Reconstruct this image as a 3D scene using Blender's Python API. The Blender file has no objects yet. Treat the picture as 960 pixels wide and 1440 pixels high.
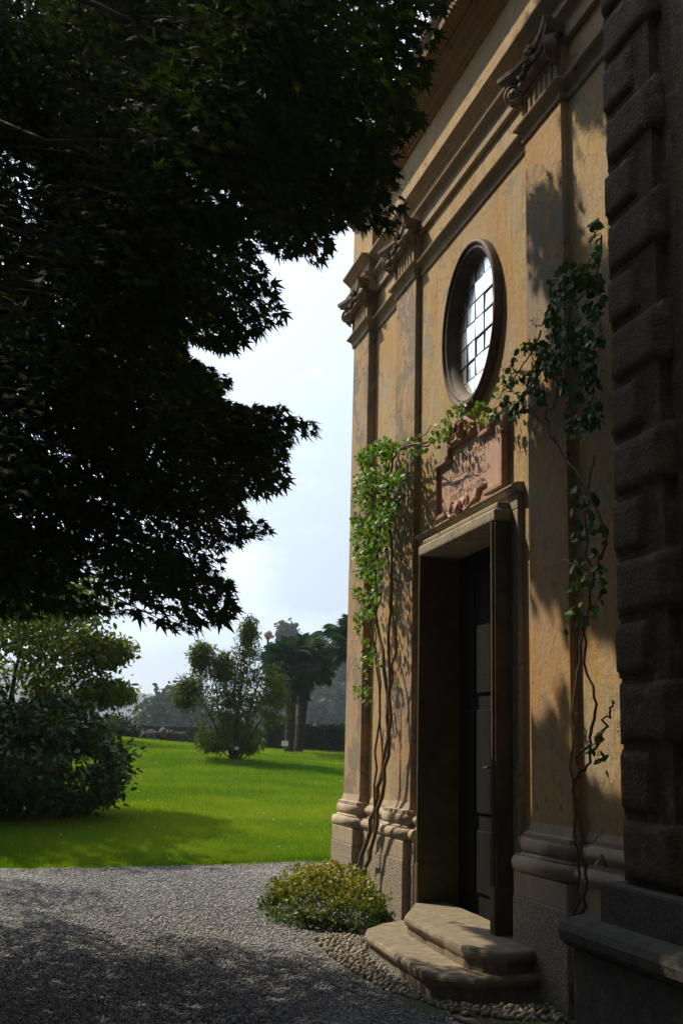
import bpy, bmesh, math, random
import numpy as np
from mathutils import Vector, Matrix, noise
R = random.Random(7); NR = np.random.default_rng(11)
SC = bpy.context.scene; COL = SC.collection
# ------------------------------------------------------------------ camera
F = 1606.0                                   # focal length in pixels of the 960x1440 photograph
def nrm(v): v = np.asarray(v, float); return v/np.linalg.norm(v)
zc = nrm([188, 7642, -F]); yc = np.array([-430., -327., -F]); yc = nrm(yc - zc*(yc@zc)); xc = np.cross(yc, zc)
CM = np.array([xc, yc, zc]); EYE = np.array([0, 0, 1.6])
cam_d = bpy.data.cameras.new('camera'); cam = bpy.data.objects.new('camera', cam_d); COL.objects.link(cam)
m = Matrix([[*CM[0], 0], [*CM[1], 0], [*CM[2], 1.6], [0, 0, 0, 1]]); cam.matrix_world = m
cam_d.sensor_fit = 'VERTICAL'; cam_d.sensor_height = 24; cam_d.lens = F/1440*24; cam_d.clip_end = 5000; cam_d.clip_start = .05
SC.camera = cam
def ray(px, py): return nrm(CM@np.array([px-480, 720-py, -F]))
def onX(px, py, X): d = ray(px, py); return EYE+d*(X/d[0])
def onY(px, py, Y): d = ray(px, py); return EYE+d*(Y/d[1])
def onZ(px, py, Z=0.): d = ray(px, py); return EYE+d*((Z-1.6)/d[2])
def proj(P):
    c = (np.asarray(P)-EYE)@CM; return 480-F*c[..., 0]/c[..., 2], 720+F*c[..., 1]/c[..., 2]
# ------------------------------------------------------------------ light
SUNV = nrm([-.59, .78, 1.14]); SB, SCZ = -SUNV[1]/SUNV[0], -SUNV[2]/SUNV[0]
el = math.asin(SUNV[2]); rot = math.atan2(SUNV[0], SUNV[1])
W = bpy.data.worlds.new('World'); SC.world = W; W.use_nodes = True
nt = W.node_tree; nt.nodes.clear()
def N(t, typ, **kw):
    n = t.nodes.new(typ)
    for k, v in kw.items():
        if k.startswith('i_'): n.inputs[k[2:].replace('_', ' ')].default_value = v
        else: setattr(n, k, v)
    return n
sky = N(nt, 'ShaderNodeTexSky', sky_type='NISHITA', sun_disc=False, sun_elevation=el, sun_rotation=rot, altitude=250, air_density=1.1, dust_density=1.6, ozone_density=1.2)
tc = N(nt, 'ShaderNodeTexCoord'); mp = N(nt, 'ShaderNodeMapping'); mp.inputs['Scale'].default_value = (1.4, 1.4, 3.2)
cn = N(nt, 'ShaderNodeTexNoise'); cn.inputs['Scale'].default_value = 2.3; cn.inputs['Detail'].default_value = 7; cn.inputs['Roughness'].default_value = .55
cr = N(nt, 'ShaderNodeValToRGB'); cr.color_ramp.elements[0].position = .46; cr.color_ramp.elements[1].position = .72
mx = N(nt, 'ShaderNodeMixRGB', blend_type='MIX'); mx.inputs[2].default_value = (35, 39.5, 46, 1)
ml = N(nt, 'ShaderNodeMath', operation='MULTIPLY'); ml.inputs[1].default_value = .55
bg = N(nt, 'ShaderNodeBackground'); bg.inputs[1].default_value = .05; wo = N(nt, 'ShaderNodeOutputWorld')
L = nt.links.new
L(tc.outputs['Generated'], mp.inputs[0]); L(mp.outputs[0], cn.inputs['Vector']); L(cn.outputs[0], cr.inputs[0]); L(cr.outputs[0], ml.inputs[0])
# hazy veil: brighter towards the sun, as thin high haze is
vd = N(nt, 'ShaderNodeVectorMath', operation='DOT_PRODUCT'); vd.inputs[1].default_value = tuple(SUNV); L(tc.outputs['Generated'], vd.inputs[0])
vr = N(nt, 'ShaderNodeMapRange', interpolation_type='SMOOTHSTEP'); vr.inputs[1].default_value = .15; vr.inputs[2].default_value = .97; vr.inputs[3].default_value = 0.02; vr.inputs[4].default_value = .95; L(vd.outputs['Value'], vr.inputs[0])
vm = N(nt, 'ShaderNodeMath', operation='MULTIPLY'); va = N(nt, 'ShaderNodeMath', operation='MULTIPLY_ADD'); va.inputs[1].default_value = .75; va.inputs[2].default_value = .60; L(cr.outputs[0], va.inputs[0])
L(vr.outputs[0], vm.inputs[0]); L(va.outputs[0], vm.inputs[1]); vm.use_clamp = True
L(vm.outputs[0], mx.inputs[0]); L(sky.outputs[0], mx.inputs[1]); L(mx.outputs[0], bg.inputs[0]); L(bg.outputs[0], wo.inputs[0])
sd = bpy.data.lights.new('sun', 'SUN'); sd.energy = 5; sd.angle = math.radians(.53); sd.color = (1, .87, .66)
so = bpy.data.objects.new('sun', sd); COL.objects.link(so); so.rotation_euler = Vector(SUNV).to_track_quat('Z', 'Y').to_euler(); so.location = (-20, 20, 40)
SC.view_settings.view_transform = 'Standard'; SC.view_settings.look = 'None'; SC.view_settings.exposure = .3; SC.view_settings.gamma = 1
SC.render.engine = 'CYCLES'; SC.cycles.use_denoising = True
SC.cycles.max_bounces = 6; SC.cycles.diffuse_bounces = 2; SC.cycles.transparent_max_bounces = 6; SC.cycles.volume_bounces = 0

# ------------------------------------------------------------------ materials
MAT = {}
def mat(name, ca, cb, scale=3., rough=.85, bump=.2, bscale=40., cc=None, cscale=1.2, cthr=.55, trans=0., tcol=None, spec=.3, stretch=(1, 1, 1), bdist=.01, attr=False, objc=False):
    """two-tone noise colour (+ third tone in blotches), noise bump, optional leaf translucency"""
    m = bpy.data.materials.new(name); m.use_nodes = True; t = m.node_tree; t.nodes.clear(); L = t.links.new
    out = N(t, 'ShaderNodeOutputMaterial'); b = N(t, 'ShaderNodeBsdfPrincipled'); b.inputs['Roughness'].default_value = rough
    b.inputs['Specular IOR Level'].default_value = spec
    if objc: pos = N(t, 'ShaderNodeTexCoord').outputs['Object']
    else: pos = N(t, 'ShaderNodeNewGeometry').outputs['Position']
    mpn = N(t, 'ShaderNodeMapping'); mpn.inputs['Scale'].default_value = stretch; L(pos, mpn.inputs[0])
    n1 = N(t, 'ShaderNodeTexNoise'); n1.inputs['Scale'].default_value = scale; n1.inputs['Detail'].default_value = 8; n1.inputs['Roughness'].default_value = .62; L(mpn.outputs[0], n1.inputs['Vector'])
    r1 = N(t, 'ShaderNodeValToRGB'); r1.color_ramp.elements[0].position = .36; r1.color_ramp.elements[1].position = .66
    r1.color_ramp.elements[0].color = (*ca, 1); r1.color_ramp.elements[1].color = (*cb, 1)
    if attr:
        a = N(t, 'ShaderNodeAttribute', attribute_name='rnd'); L(a.outputs['Fac'], r1.inputs[0])
        r1.color_ramp.elements[0].position = .05; r1.color_ramp.elements[1].position = .95
    else: L(n1.outputs[0], r1.inputs[0])
    col = r1.outputs[0]
    if cc is not None:
        n2 = N(t, 'ShaderNodeTexNoise'); n2.inputs['Scale'].default_value = cscale; n2.inputs['Detail'].default_value = 6; n2.inputs['Roughness'].default_value = .6; L(mpn.outputs[0], n2.inputs['Vector'])
        r2 = N(t, 'ShaderNodeValToRGB'); r2.color_ramp.elements[0].position = cthr; r2.color_ramp.elements[1].position = cthr+.12
        if attr: L(a.outputs['Fac'], r2.inputs[0]); r2.color_ramp.elements[1].position = cthr+.02
        else: L(n2.outputs[0], r2.inputs[0])
        mm = N(t, 'ShaderNodeMixRGB'); mm.inputs[2].default_value = (*cc, 1); L(r2.outputs[0], mm.inputs[0]); L(col, mm.inputs[1]); col = mm.outputs[0]
    m['_col'] = 1
    L(col, b.inputs['Base Color'])
    if bump:
        n3 = N(t, 'ShaderNodeTexNoise'); n3.inputs['Scale'].default_value = bscale; n3.inputs['Detail'].default_value = 6; L(pos, n3.inputs['Vector'])
        bp = N(t, 'ShaderNodeBump'); bp.inputs['Strength'].default_value = bump; bp.inputs['Distance'].default_value = bdist; L(n3.outputs[0], bp.inputs['Height']); L(bp.outputs[0], b.inputs['Normal'])
    if trans:
        tr = N(t, 'ShaderNodeBsdfTranslucent'); ms = N(t, 'ShaderNodeMixShader'); ms.inputs[0].default_value = trans
        if tcol: tr.inputs[0].default_value = (*tcol, 1)
        else: L(col, tr.inputs[0])
        L(b.outputs[0], ms.inputs[1]); L(tr.outputs[0], ms.inputs[2]); L(ms.outputs[0], out.inputs[0])
    else: L(b.outputs[0], out.inputs[0])
    MAT[name] = m; return m

def plaster(name, base, alt, grey, peel, peel_amt, peel_pos=None):
    """weathered lime plaster: streaked ochres, cracks, flaked patches showing the coat below"""
    m = bpy.data.materials.new(name); m.use_nodes = True; t = m.node_tree; t.nodes.clear(); L = t.links.new
    out = N(t, 'ShaderNodeOutputMaterial'); b = N(t, 'ShaderNodeBsdfPrincipled'); b.inputs['Roughness'].default_value = .92; b.inputs['Specular IOR Level'].default_value = .15
    pos = N(t, 'ShaderNodeNewGeometry').outputs['Position']
    def ns(scale, detail=8, rough=.6, st=(1, 1, 1), dist=0.):
        mpn = N(t, 'ShaderNodeMapping'); mpn.inputs['Scale'].default_value = st; L(pos, mpn.inputs[0])
        n = N(t, 'ShaderNodeTexNoise'); n.inputs['Scale'].default_value = scale; n.inputs['Detail'].default_value = detail; n.inputs['Roughness'].default_value = rough; n.inputs['Distortion'].default_value = dist
        L(mpn.outputs[0], n.inputs['Vector']); return n.outputs[0]
    def ramp(x, p0, p1):
        r = N(t, 'ShaderNodeMapRange'); r.inputs[1].default_value = p0; r.inputs[2].default_value = p1; L(x, r.inputs[0]); return r.outputs[0]
    def mix(f, a, c, kind='MIX'):
        mm = N(t, 'ShaderNodeMixRGB', blend_type=kind)
        L(f, mm.inputs[0]) if not isinstance(f, float) else setattr(mm.inputs[0], 'default_value', f)
        for i, v in ((1, a), (2, c)):
            if isinstance(v, tuple): mm.inputs[i].default_value = (*v, 1)
            else: L(v, mm.inputs[i])
        return mm.outputs[0]
    def mth(op, a, c):
        mm = N(t, 'ShaderNodeMath', operation=op)
        for i, v in ((0, a), (1, c)):
            if isinstance(v, (int, float)): mm.inputs[i].default_value = v
            else: L(v, mm.inputs[i])
        return mm.outputs[0]
    c = mix(ramp(ns(1.6, st=(1, 1.6, .55), dist=.6), .38, .62), base, alt)
    c = mix(mth('MULTIPLY', ramp(ns(3.2, 9, .7, st=(1, 2.2, .5), dist=.8), .45, .62), .85), c, grey)
    c = mix(mth('MULTIPLY', ramp(ns(7, 9, .7, st=(1, 2.6, .28)), .52, .72), .5), c, (base[0]*1.05, base[1]*.72, base[2]*.42))
    c = mix(mth('MULTIPLY', ramp(ns(26, 9, .75), .47, .72), .6), c, (grey[0]*.5, grey[1]*.45, grey[2]*.38))
    c = mix(mth('MULTIPLY', ramp(ns(9, 9, .75, st=(1, 3.5, .12)), .53, .7), .55), c, (grey[0]*.45, grey[1]*.42, grey[2]*.38))
    # flaked patches
    pf = ns(2.1, 10, .68, dist=.5)
    if peel_pos is not None:
        dd = N(t, 'ShaderNodeVectorMath', operation='DISTANCE'); dd.inputs[1].default_value = peel_pos[:3]; L(pos, dd.inputs[0])
        pf = mth('ADD', pf, mth('MULTIPLY', ramp(dd.outputs['Value'], 0., peel_pos[3]), -.16)); pf = mth('ADD', pf, .12)
    pk = ramp(pf, 1-peel_amt, 1-peel_amt+.012)
    c = mix(mth('MULTIPLY', pk, .85), c, peel)
    # cracks
    v = N(t, 'ShaderNodeTexVoronoi', feature='DISTANCE_TO_EDGE'); v.inputs['Scale'].default_value = 1.5
    mpn = N(t, 'ShaderNodeVectorMath', operation='ADD'); nn = N(t, 'ShaderNodeTexNoise'); nn.inputs['Scale'].default_value = 5; nn.inputs['Detail'].default_value = 6; L(pos, nn.inputs['Vector'])
    sc = N(t, 'ShaderNodeVectorMath', operation='SCALE'); sc.inputs['Scale'].default_value = .45; L(nn.outputs['Color'], sc.inputs[0]); L(pos, mpn.inputs[0]); L(sc.outputs[0], mpn.inputs[1]); L(mpn.outputs[0], v.inputs['Vector'])
    ck = mth('MULTIPLY', ramp(v.outputs['Distance'], .007, .0), ramp(ns(.9, 3), .5, .58))
    c = mix(mth('MULTIPLY', ck, .85), c, (.05, .035, .02))
    L(c, b.inputs['Base Color'])
    h = mth('ADD', mth('MULTIPLY', ns(60, 8, .7), .35), mth('MULTIPLY', ns(9, 8, .65), 1.1)); h = mth('SUBTRACT', h, mth('MULTIPLY', pk, .9)); h = mth('SUBTRACT', h, mth('MULTIPLY', ck, 1.))
    bp = N(t, 'ShaderNodeBump'); bp.inputs['Strength'].default_value = .75; bp.inputs['Distance'].default_value = .014; L(h, bp.inputs['Height']); L(bp.outputs[0], b.inputs['Normal'])
    L(b.outputs[0], out.inputs[0]); MAT[name] = m; return m

plaster('wall_plaster', (.48, .34, .165), (.45, .26, .09), (.38, .34, .26), (.30, .26, .20), .41)
plaster('pilaster_plaster', (.44, .31, .175), (.42, .24, .10), (.31, .275, .225), (.22, .19, .15), .46)
plaster('peeling_plaster', (.48, .30, .14), (.45, .25, .09), (.36, .30, .22), (.26, .22, .17), .44, (3.6, 7.7, 5.0, 2.2))
plaster('trim_plaster', (.42, .31, .19), (.37, .25, .14), (.30, .255, .20), (.28, .22, .16), .38)
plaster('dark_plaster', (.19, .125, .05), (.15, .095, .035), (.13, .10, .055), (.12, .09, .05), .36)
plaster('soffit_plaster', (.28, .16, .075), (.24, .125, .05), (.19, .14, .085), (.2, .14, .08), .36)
mat('granite', (.22, .18, .14), (.40, .34, .26), 34, .9, 1., 55, (.12, .11, .09), 60, .56, bdist=.02)
mat('base_stone', (.33, .25, .17), (.39, .31, .22), 5, .85, .5, 40, (.26, .22, .17), 4, .52, bdist=.008)
mat('capital_stone', (.16, .11, .07), (.26, .18, .11), 9, .8, .5, 60, (.10, .08, .06), 12, .55)
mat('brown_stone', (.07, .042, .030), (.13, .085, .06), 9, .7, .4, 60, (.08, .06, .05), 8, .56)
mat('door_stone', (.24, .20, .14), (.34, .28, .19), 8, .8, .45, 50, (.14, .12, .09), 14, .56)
mat('shaded_jamb_stone', (.055, .045, .022), (.10, .08, .042), 7, .85, .4, 50, (.06, .055, .035), 10, .55)  # door stone with the shade of the sunless reveal put into its colour
mat('step_stone', (.15, .12, .08), (.26, .21, .145), 11, .85, .6, 60, (.16, .14, .10), 9, .53, bdist=.008)
mat('pink_marble', (.46, .28, .20), (.54, .35, .26), 5, .6, .25, 50, (.60, .50, .42), 4, .6, stretch=(1, 2, 1))
mat('carving_stone', (.34, .19, .13), (.44, .26, .18), 9, .75, .4, 50, (.2, .13, .09), 9, .55)
mat('inscription', (.15, .075, .05), (.19, .10, .065), 20, .9, 0)
mat('door_wood', (.009, .010, .010), (.018, .017, .015), 6, .75, .3, 30, stretch=(1, 1, .15), spec=.08)
mat('iron', (.03, .027, .025), (.06, .05, .045), 20, .6, .2)
mat('lead', (.05, .05, .05), (.08, .075, .07), 20, .6, 0)
mat('rustic_stone', (.06, .042, .02), (.105, .072, .034), 7, .9, .9, 42, (.13, .11, .08), 9, .55, bdist=.02)
mat('dark_stone', (.055, .052, .042), (.10, .09, .072), 8, .9, .7, 42, (.09, .085, .06), 6, .52, bdist=.015)
mat('gravel', (.13, .128, .13), (.32, .32, .325), 75, .95, 1., 70, (.18, .15, .10), 2.2, .62, bdist=.03)
mat('pebble', (.18, .178, .182), (.44, .44, .455), 5, .85, 0, attr=True, cc=(.36, .26, .19), cthr=.9)
mat('cobble_stone', (.14, .12, .09), (.40, .36, .28), 22, .8, .3, 60, objc=False)
mat('moss', (.045, .06, .012), (.09, .10, .02), 9, .95, .8, 60)
mat('soil', (.05, .04, .028), (.10, .075, .05), 9, .95, .7, 40)
mat('lawn', (.06, .14, .003), (.15, .26, .006), 7., .95, 1., 60, (.15, .20, .02), .7, .55, bdist=.06, spec=.05)
mat('grass_blade', (.085, .20, .003), (.25, .35, .010), 5, .6, 0, attr=True, trans=.5, spec=.15)
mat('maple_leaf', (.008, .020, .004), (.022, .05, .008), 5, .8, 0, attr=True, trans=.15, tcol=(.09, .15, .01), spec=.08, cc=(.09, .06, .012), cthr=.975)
mat('yellow_leaf', (.05, .10, .006), (.17, .20, .012), 5, .5, 0, attr=True, trans=.6, spec=.3, cc=(.20, .17, .02), cthr=.93)
mat('laurel_leaf', (.014, .045, .004), (.035, .085, .008), 5, .45, 0, attr=True, trans=.15, spec=.22, cc=(.12, .07, .015), cthr=.975)
mat('bronze_leaf', (.045, .11, .006), (.12, .17, .010), 5, .6, 0, attr=True, trans=.35, spec=.1, cc=(.10, .055, .02), cthr=.8)
mat('vine_leaf', (.05, .14, .006), (.15, .27, .012), 5, .5, 0, attr=True, trans=.4, spec=.3, cc=(.20, .12, .02), cthr=.97)
mat('dark_vine_leaf', (.03, .08, .01), (.06, .14, .02), 5, .5, 0, attr=True, trans=.3, spec=.3)
mat('ground_cover_leaf', (.035, .10, .008), (.30, .28, .012), 5, .45, 0, attr=True, trans=.35, spec=.35, cc=(.30, .14, .02), cthr=.88)
mat('red_leaf', (.30, .05, .015), (.35, .12, .02), 5, .5, 0, attr=True, trans=.3)
mat('dry_leaf', (.16, .08, .03), (.34, .20, .05), 5, .7, 0, attr=True)
mat('violet_petal', (.12, .09, .45), (.22, .16, .62), 5, .6, 0, attr=True, trans=.3)
mat('palm_leaf', (.012, .04, .008), (.03, .075, .012), 5, .6, 0, trans=.2, spec=.1)
mat('palm_bark', (.03, .022, .015), (.07, .05, .035), 12, .95, 1., 25, bdist=.05)
mat('hedge_leaf', (.015, .045, .006), (.05, .11, .012), 5, .6, 0, attr=True, trans=.2)
mat('far_leaf', (.03, .055, .018), (.07, .10, .03), 5, .9, 0, attr=True, trans=.25)
mat('poplar_leaf', (.045, .065, .03), (.10, .12, .05), 5, .9, 0, attr=True, trans=.2)
mat('hill_wood', (.02, .045, .015), (.06, .09, .03), .05, 1., 0)
mat('bark', (.035, .026, .018), (.08, .06, .04), 14, .95, .9, 30, bdist=.02)
mat('vine_bark', (.09, .06, .04), (.18, .13, .09), 14, .9, .6, 60, bdist=.006)
mat('dark_wall', (.05, .045, .04), (.11, .095, .08), 5, .95, .8, 20, bdist=.03)
mat('white_paint', (.75, .75, .73), (.82, .82, .80), 5, .5, 0)
mat('lamp_glass', (.42, .26, .22), (.5, .34, .28), 5, .3, 0)
mat('roof_tile', (.25, .13, .08), (.36, .2, .12), 6, .9, .4)
g = bpy.data.materials.new('window_glass'); g.use_nodes = True; b = g.node_tree.nodes['Principled BSDF']
b.inputs['Base Color'].default_value = (.85, .88, .9, 1); b.inputs['Metallic'].default_value = .85; b.inputs['Roughness'].default_value = .16; MAT['window_glass'] = g
gn = N(g.node_tree, 'ShaderNodeTexNoise'); gn.inputs['Scale'].default_value = 3; gb = N(g.node_tree, 'ShaderNodeBump'); gb.inputs['Strength'].default_value = .25; gb.inputs['Distance'].default_value = .02
g.node_tree.links.new(N(g.node_tree, 'ShaderNodeNewGeometry').outputs['Position'], gn.inputs['Vector'])
g.node_tree.links.new(gn.outputs[0], gb.inputs['Height']); g.node_tree.links.new(gb.outputs[0], b.inputs['Normal'])

# ------------------------------------------------------------------ object helpers
def link(o, parent=None, kind=None):
    COL.objects.link(o)
    if parent is not None: o.parent = parent; o.matrix_parent_inverse = Matrix.Translation(parent.location).inverted() if parent.type == 'EMPTY' else Matrix()
    if kind: o['kind'] = kind
    return o
def thing(name, label, cat, loc=(0, 0, 0), group=None):
    o = bpy.data.objects.new(name, None); COL.objects.link(o); o.location = loc; o.empty_display_size = .2
    o['label'] = label; o['category'] = cat
    if group: o['group'] = group
    return o
def tag(o, label, cat, group=None):
    o['label'] = label; o['category'] = cat
    if group: o['group'] = group
    return o
def obj(name, v, f, mt, parent=None, kind=None, smooth=False):
    me = bpy.data.meshes.new(name); me.from_pydata([tuple(map(float, p)) for p in v], [], f); me.validate(); me.materials.append(MAT[mt])
    if smooth: me.polygons.foreach_set('use_smooth', [True]*len(me.polygons))
    return link(bpy.data.objects.new(name, me), parent, kind)
def bobj(name, bm, mt, parent=None, kind=None, smooth=False, rc=True):
    if rc: bmesh.ops.recalc_face_normals(bm, faces=bm.faces)
    me = bpy.data.meshes.new(name); bm.to_mesh(me); bm.free(); me.materials.append(MAT[mt])
    if smooth: me.polygons.foreach_set('use_smooth', [True]*len(me.polygons))
    return link(bpy.data.objects.new(name, me), parent, kind)
def add_box(bm, x0, x1, y0, y1, z0, z1, bev=0., seg=2):
    r = bmesh.ops.create_cube(bm, size=1); vs = r['verts']
    for v in vs: v.co = Vector(((x0+x1)/2+v.co.x*(x1-x0), (y0+y1)/2+v.co.y*(y1-y0), (z0+z1)/2+v.co.z*(z1-z0)))
    if bev:
        es = {e for v in vs for e in v.link_edges}; bmesh.ops.bevel(bm, geom=list(es), offset=bev, segments=seg, profile=.6, affect='EDGES')
    return bm
def box(name, x0, x1, y0, y1, z0, z1, mt, parent=None, bev=0., kind=None):
    return bobj(name, add_box(bmesh.new(), x0, x1, y0, y1, z0, z1, bev), mt, parent, kind)
def add_tube(bm, pts, rads, n=7, cap=True):
    pts = [Vector(p) for p in pts]; rings = []
    if isinstance(rads, (int, float)): rads = [rads]*len(pts)
    up = Vector((.3, .2, 1)).normalized()
    for i, p in enumerate(pts):
        t = (pts[min(i+1, len(pts)-1)]-pts[max(i-1, 0)]).normalized()
        a = t.cross(up)
        if a.length < .15: a = t.cross(Vector((1, 0, 0)))
        a.normalize(); b_ = t.cross(a).normalized()
        rings.append([bm.verts.new(p+(a*math.cos(k*2*math.pi/n)+b_*math.sin(k*2*math.pi/n))*rads[i]) for k in range(n)])
    for i in range(len(rings)-1):
        for k in range(n): bm.faces.new((rings[i][k], rings[i][(k+1) % n], rings[i+1][(k+1) % n], rings[i+1][k]))
    if cap: bm.faces.new(rings[0][::-1]); bm.faces.new(rings[-1])
    return bm
def wob(pts, amp, sub=3, seed=0):
    """subdivide a polyline (Catmull-Rom) and jitter it"""
    P = [np.array(p, float) for p in pts]; o = []; r = np.random.default_rng(seed+5)
    for i in range(len(P)-1):
        a = P[max(i-1, 0)]; b_ = P[i]; c = P[i+1]; d = P[min(i+2, len(P)-1)]
        for k in range(sub):
            t = k/sub; o.append(.5*((2*b_)+(-a+c)*t+(2*a-5*b_+4*c-d)*t*t+(-a+3*b_-3*c+d)*t**3)+r.normal(0, amp, 3)*(1 if (i or k) else 0))
    o.append(P[-1]); return o
def add_prism(bm, prof, y0, y1, m0=0., m1=0.):
    """profile (x,z) swept in y; m0/m1 mitre the ends by m*(x - xmax)"""
    xm = max(p[0] for p in prof)
    a = [bm.verts.new((x, y0+m0*(x-xm), z)) for x, z in prof]; c = [bm.verts.new((x, y1+m1*(x-xm), z)) for x, z in prof]
    n = len(prof)
    for i in range(n): bm.faces.new((a[i], a[(i+1) % n], c[(i+1) % n], c[i]))
    bm.faces.new(a[::-1]); bm.faces.new(c); return bm
def add_wrap(bm, prof, y0, y1, xb, z_is=True):
    """moulding that wraps three sides of a block: prof = (projection,z) open polyline; block front at x=xf given in prof base"""
    ring = []
    for pr, z in prof:
        x = xb-pr; ring.append([bm.verts.new((3.72, y0-pr+0, z)), bm.verts.new((x, y0-pr, z)), bm.verts.new((x, y1+pr, z)), bm.verts.new((3.72, y1+pr, z))])
    for i in range(len(ring)-1):
        for k in range(3): bm.faces.new((ring[i][k], ring[i][k+1], ring[i+1][k+1], ring[i+1][k]))
    bm.faces.new(ring[0]); bm.faces.new(ring[-1][::-1]); return bm
def torus_prof(z0, z1, p0, p1, n=6):
    return [(p0+(p1-p0)*math.sin(math.pi*i/n)**.7, z0+(z1-z0)*(.5-.5*math.cos(math.pi*i/n))) for i in range(n+1)]
def add_disc(bm, c, axis, r, h, n=20):
    c = Vector(c); ax = Vector(axis).normalized(); a = ax.orthogonal().normalized(); b_ = ax.cross(a)
    lo = [bm.verts.new(c-ax*h/2+(a*math.cos(k*2*math.pi/n)+b_*math.sin(k*2*math.pi/n))*r) for k in range(n)]
    hi = [bm.verts.new(v.co+ax*h) for v in lo]
    for k in range(n): bm.faces.new((lo[k], lo[(k+1) % n], hi[(k+1) % n], hi[k]))
    bm.faces.new(lo[::-1]); bm.faces.new(hi); return bm
def add_spiral(bm, c, axis, r, tr, turns=2.3, sgn=1, ph=1.57):
    c = Vector(c); ax = Vector(axis).normalized(); up = Vector((0, 0, 1)); a = up.cross(ax).normalized(); pts = []; rr = []
    n = int(turns*14)
    for i in range(n+1):
        t = i/n; th = ph+sgn*turns*2*math.pi*t; q = r*(1-t)**.8+.012; pts.append(c+(a*math.cos(th)+up*math.sin(th))*q); rr.append(tr*(1-.55*t))
    return add_tube(bm, pts, rr, 6)
def ellip(bm, c, r, u=8, v=6, jit=0., rotm=None):
    ret = bmesh.ops.create_uvsphere(bm, u_segments=u, v_segments=v, radius=1)
    for vt in ret['verts']:
        q = Vector((vt.co.x*r[0], vt.co.y*r[1], vt.co.z*r[2]))*(1+R.uniform(-jit, jit))
        if rotm is not None: q = rotm@q
        vt.co = q+Vector(c)
    return bm
# instanced tiny geometry joined into one mesh
def tmpl(pts, tris): return np.array(pts, float), np.array(tris, int)
def star_leaf():
    a = []; spec = [(0, 1.0), (24, .36), (42, .82), (66, .3), (82, .58), (110, .2), (150, .16)]
    for d, r in spec: a.append((math.radians(d), r))
    P = [(math.cos(t)*r, math.sin(t)*r, -.12*r*r) for t, r in a]; Q = [(math.cos(t)*r, -math.sin(t)*r, -.12*r*r) for t, r in a[1:]][::-1]
    P = P+Q; n = len(P); P = [(0, 0, .03)]+P
    P = [(x+.25, y, z) for x, y, z in P]
    return tmpl(P, [(0, 1+i, 1+(i+1) % n) for i in range(n)])
LF_STAR = star_leaf()
LF_OVAL = tmpl([(0, 0, 0), (.35, .26, .04), (.75, .2, .02), (1, 0, -.1), (.75, -.2, .02), (.35, -.26, .04), (.5, 0, -.03)], [(0, 6, 1), (1, 6, 2), (2, 6, 3), (3, 6, 4), (4, 6, 5), (5, 6, 0)])
LF_ROUND = tmpl([(0, 0, 0), (.2, .42, .03), (.65, .4, .0), (1, .05, -.08), (.65, -.4, .0), (.2, -.42, .03)], [(0, 1, 2), (0, 2, 3), (0, 3, 4), (0, 4, 5)])
LF_LANCE = tmpl([(0, 0, 0), (.4, .16, .03), (1, 0, -.08), (.4, -.16, .03)], [(0, 1, 2), (0, 2, 3)])
LF_BLADE = tmpl([(0, -.1, 0), (0, .1, 0), (1, 0, .12)], [(0, 1, 2)])
OCT = tmpl([(1, 0, 0), (0, 1, 0), (-1, 0, 0), (0, -1, 0), (0, 0, .8), (0, 0, -.8)], [(0, 1, 4), (1, 2, 4), (2, 3, 4), (3, 0, 4), (1, 0, 5), (2, 1, 5), (3, 2, 5), (0, 3, 5)])
def scatter(name, T, pos, dirs, nor, size, mt, parent=None, kind=None, rnd=None, smooth=False):
    """one mesh of len(pos) copies of template T, x axis along dirs, z axis towards nor"""
    pos = np.asarray(pos, float); k = len(pos); d = np.asarray(dirs, float); d = d/np.linalg.norm(d, axis=1)[:, None]
    n = np.asarray(nor, float); n = n-d*(n*d).sum(1)[:, None]; n /= np.linalg.norm(n, axis=1)[:, None]+1e-9
    s = np.cross(n, d); V, Tr = T; size = np.asarray(size, float).reshape(-1, 1) if np.ndim(size) < 2 else np.asarray(size)
    if size.shape[0] == 1: size = np.repeat(size, k, 0)
    if size.shape[1] == 1: size = np.repeat(size, 3, 1)
    q = pos[:, None, :]+V[None, :, 0, None]*(d*size[:, 0:1])[:, None, :]+V[None, :, 1, None]*(s*size[:, 1:2])[:, None, :]+V[None, :, 2, None]*(n*size[:, 2:3])[:, None, :]
    nv = len(V); tri = (Tr[None]+(np.arange(k)*nv)[:, None, None]).reshape(-1, 3)
    me = bpy.data.meshes.new(name); me.vertices.add(k*nv); me.vertices.foreach_set('co', q.reshape(-1)); me.loops.add(tri.size); me.loops.foreach_set('vertex_index', tri.reshape(-1).astype(np.int32))
    me.polygons.add(len(tri)); me.polygons.foreach_set('loop_start', np.arange(0, tri.size, 3, dtype=np.int32))
    me.update(calc_edges=True)
    a = me.attributes.new('rnd', 'FLOAT', 'POINT'); rv = NR.random(k) if rnd is None else rnd; a.data.foreach_set('value', np.repeat(rv, nv).astype(np.float32))
    me.materials.append(MAT[mt])
    if smooth: me.polygons.foreach_set('use_smooth', np.ones(len(tri), bool))
    return link(bpy.data.objects.new(name, me), parent, kind)
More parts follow.
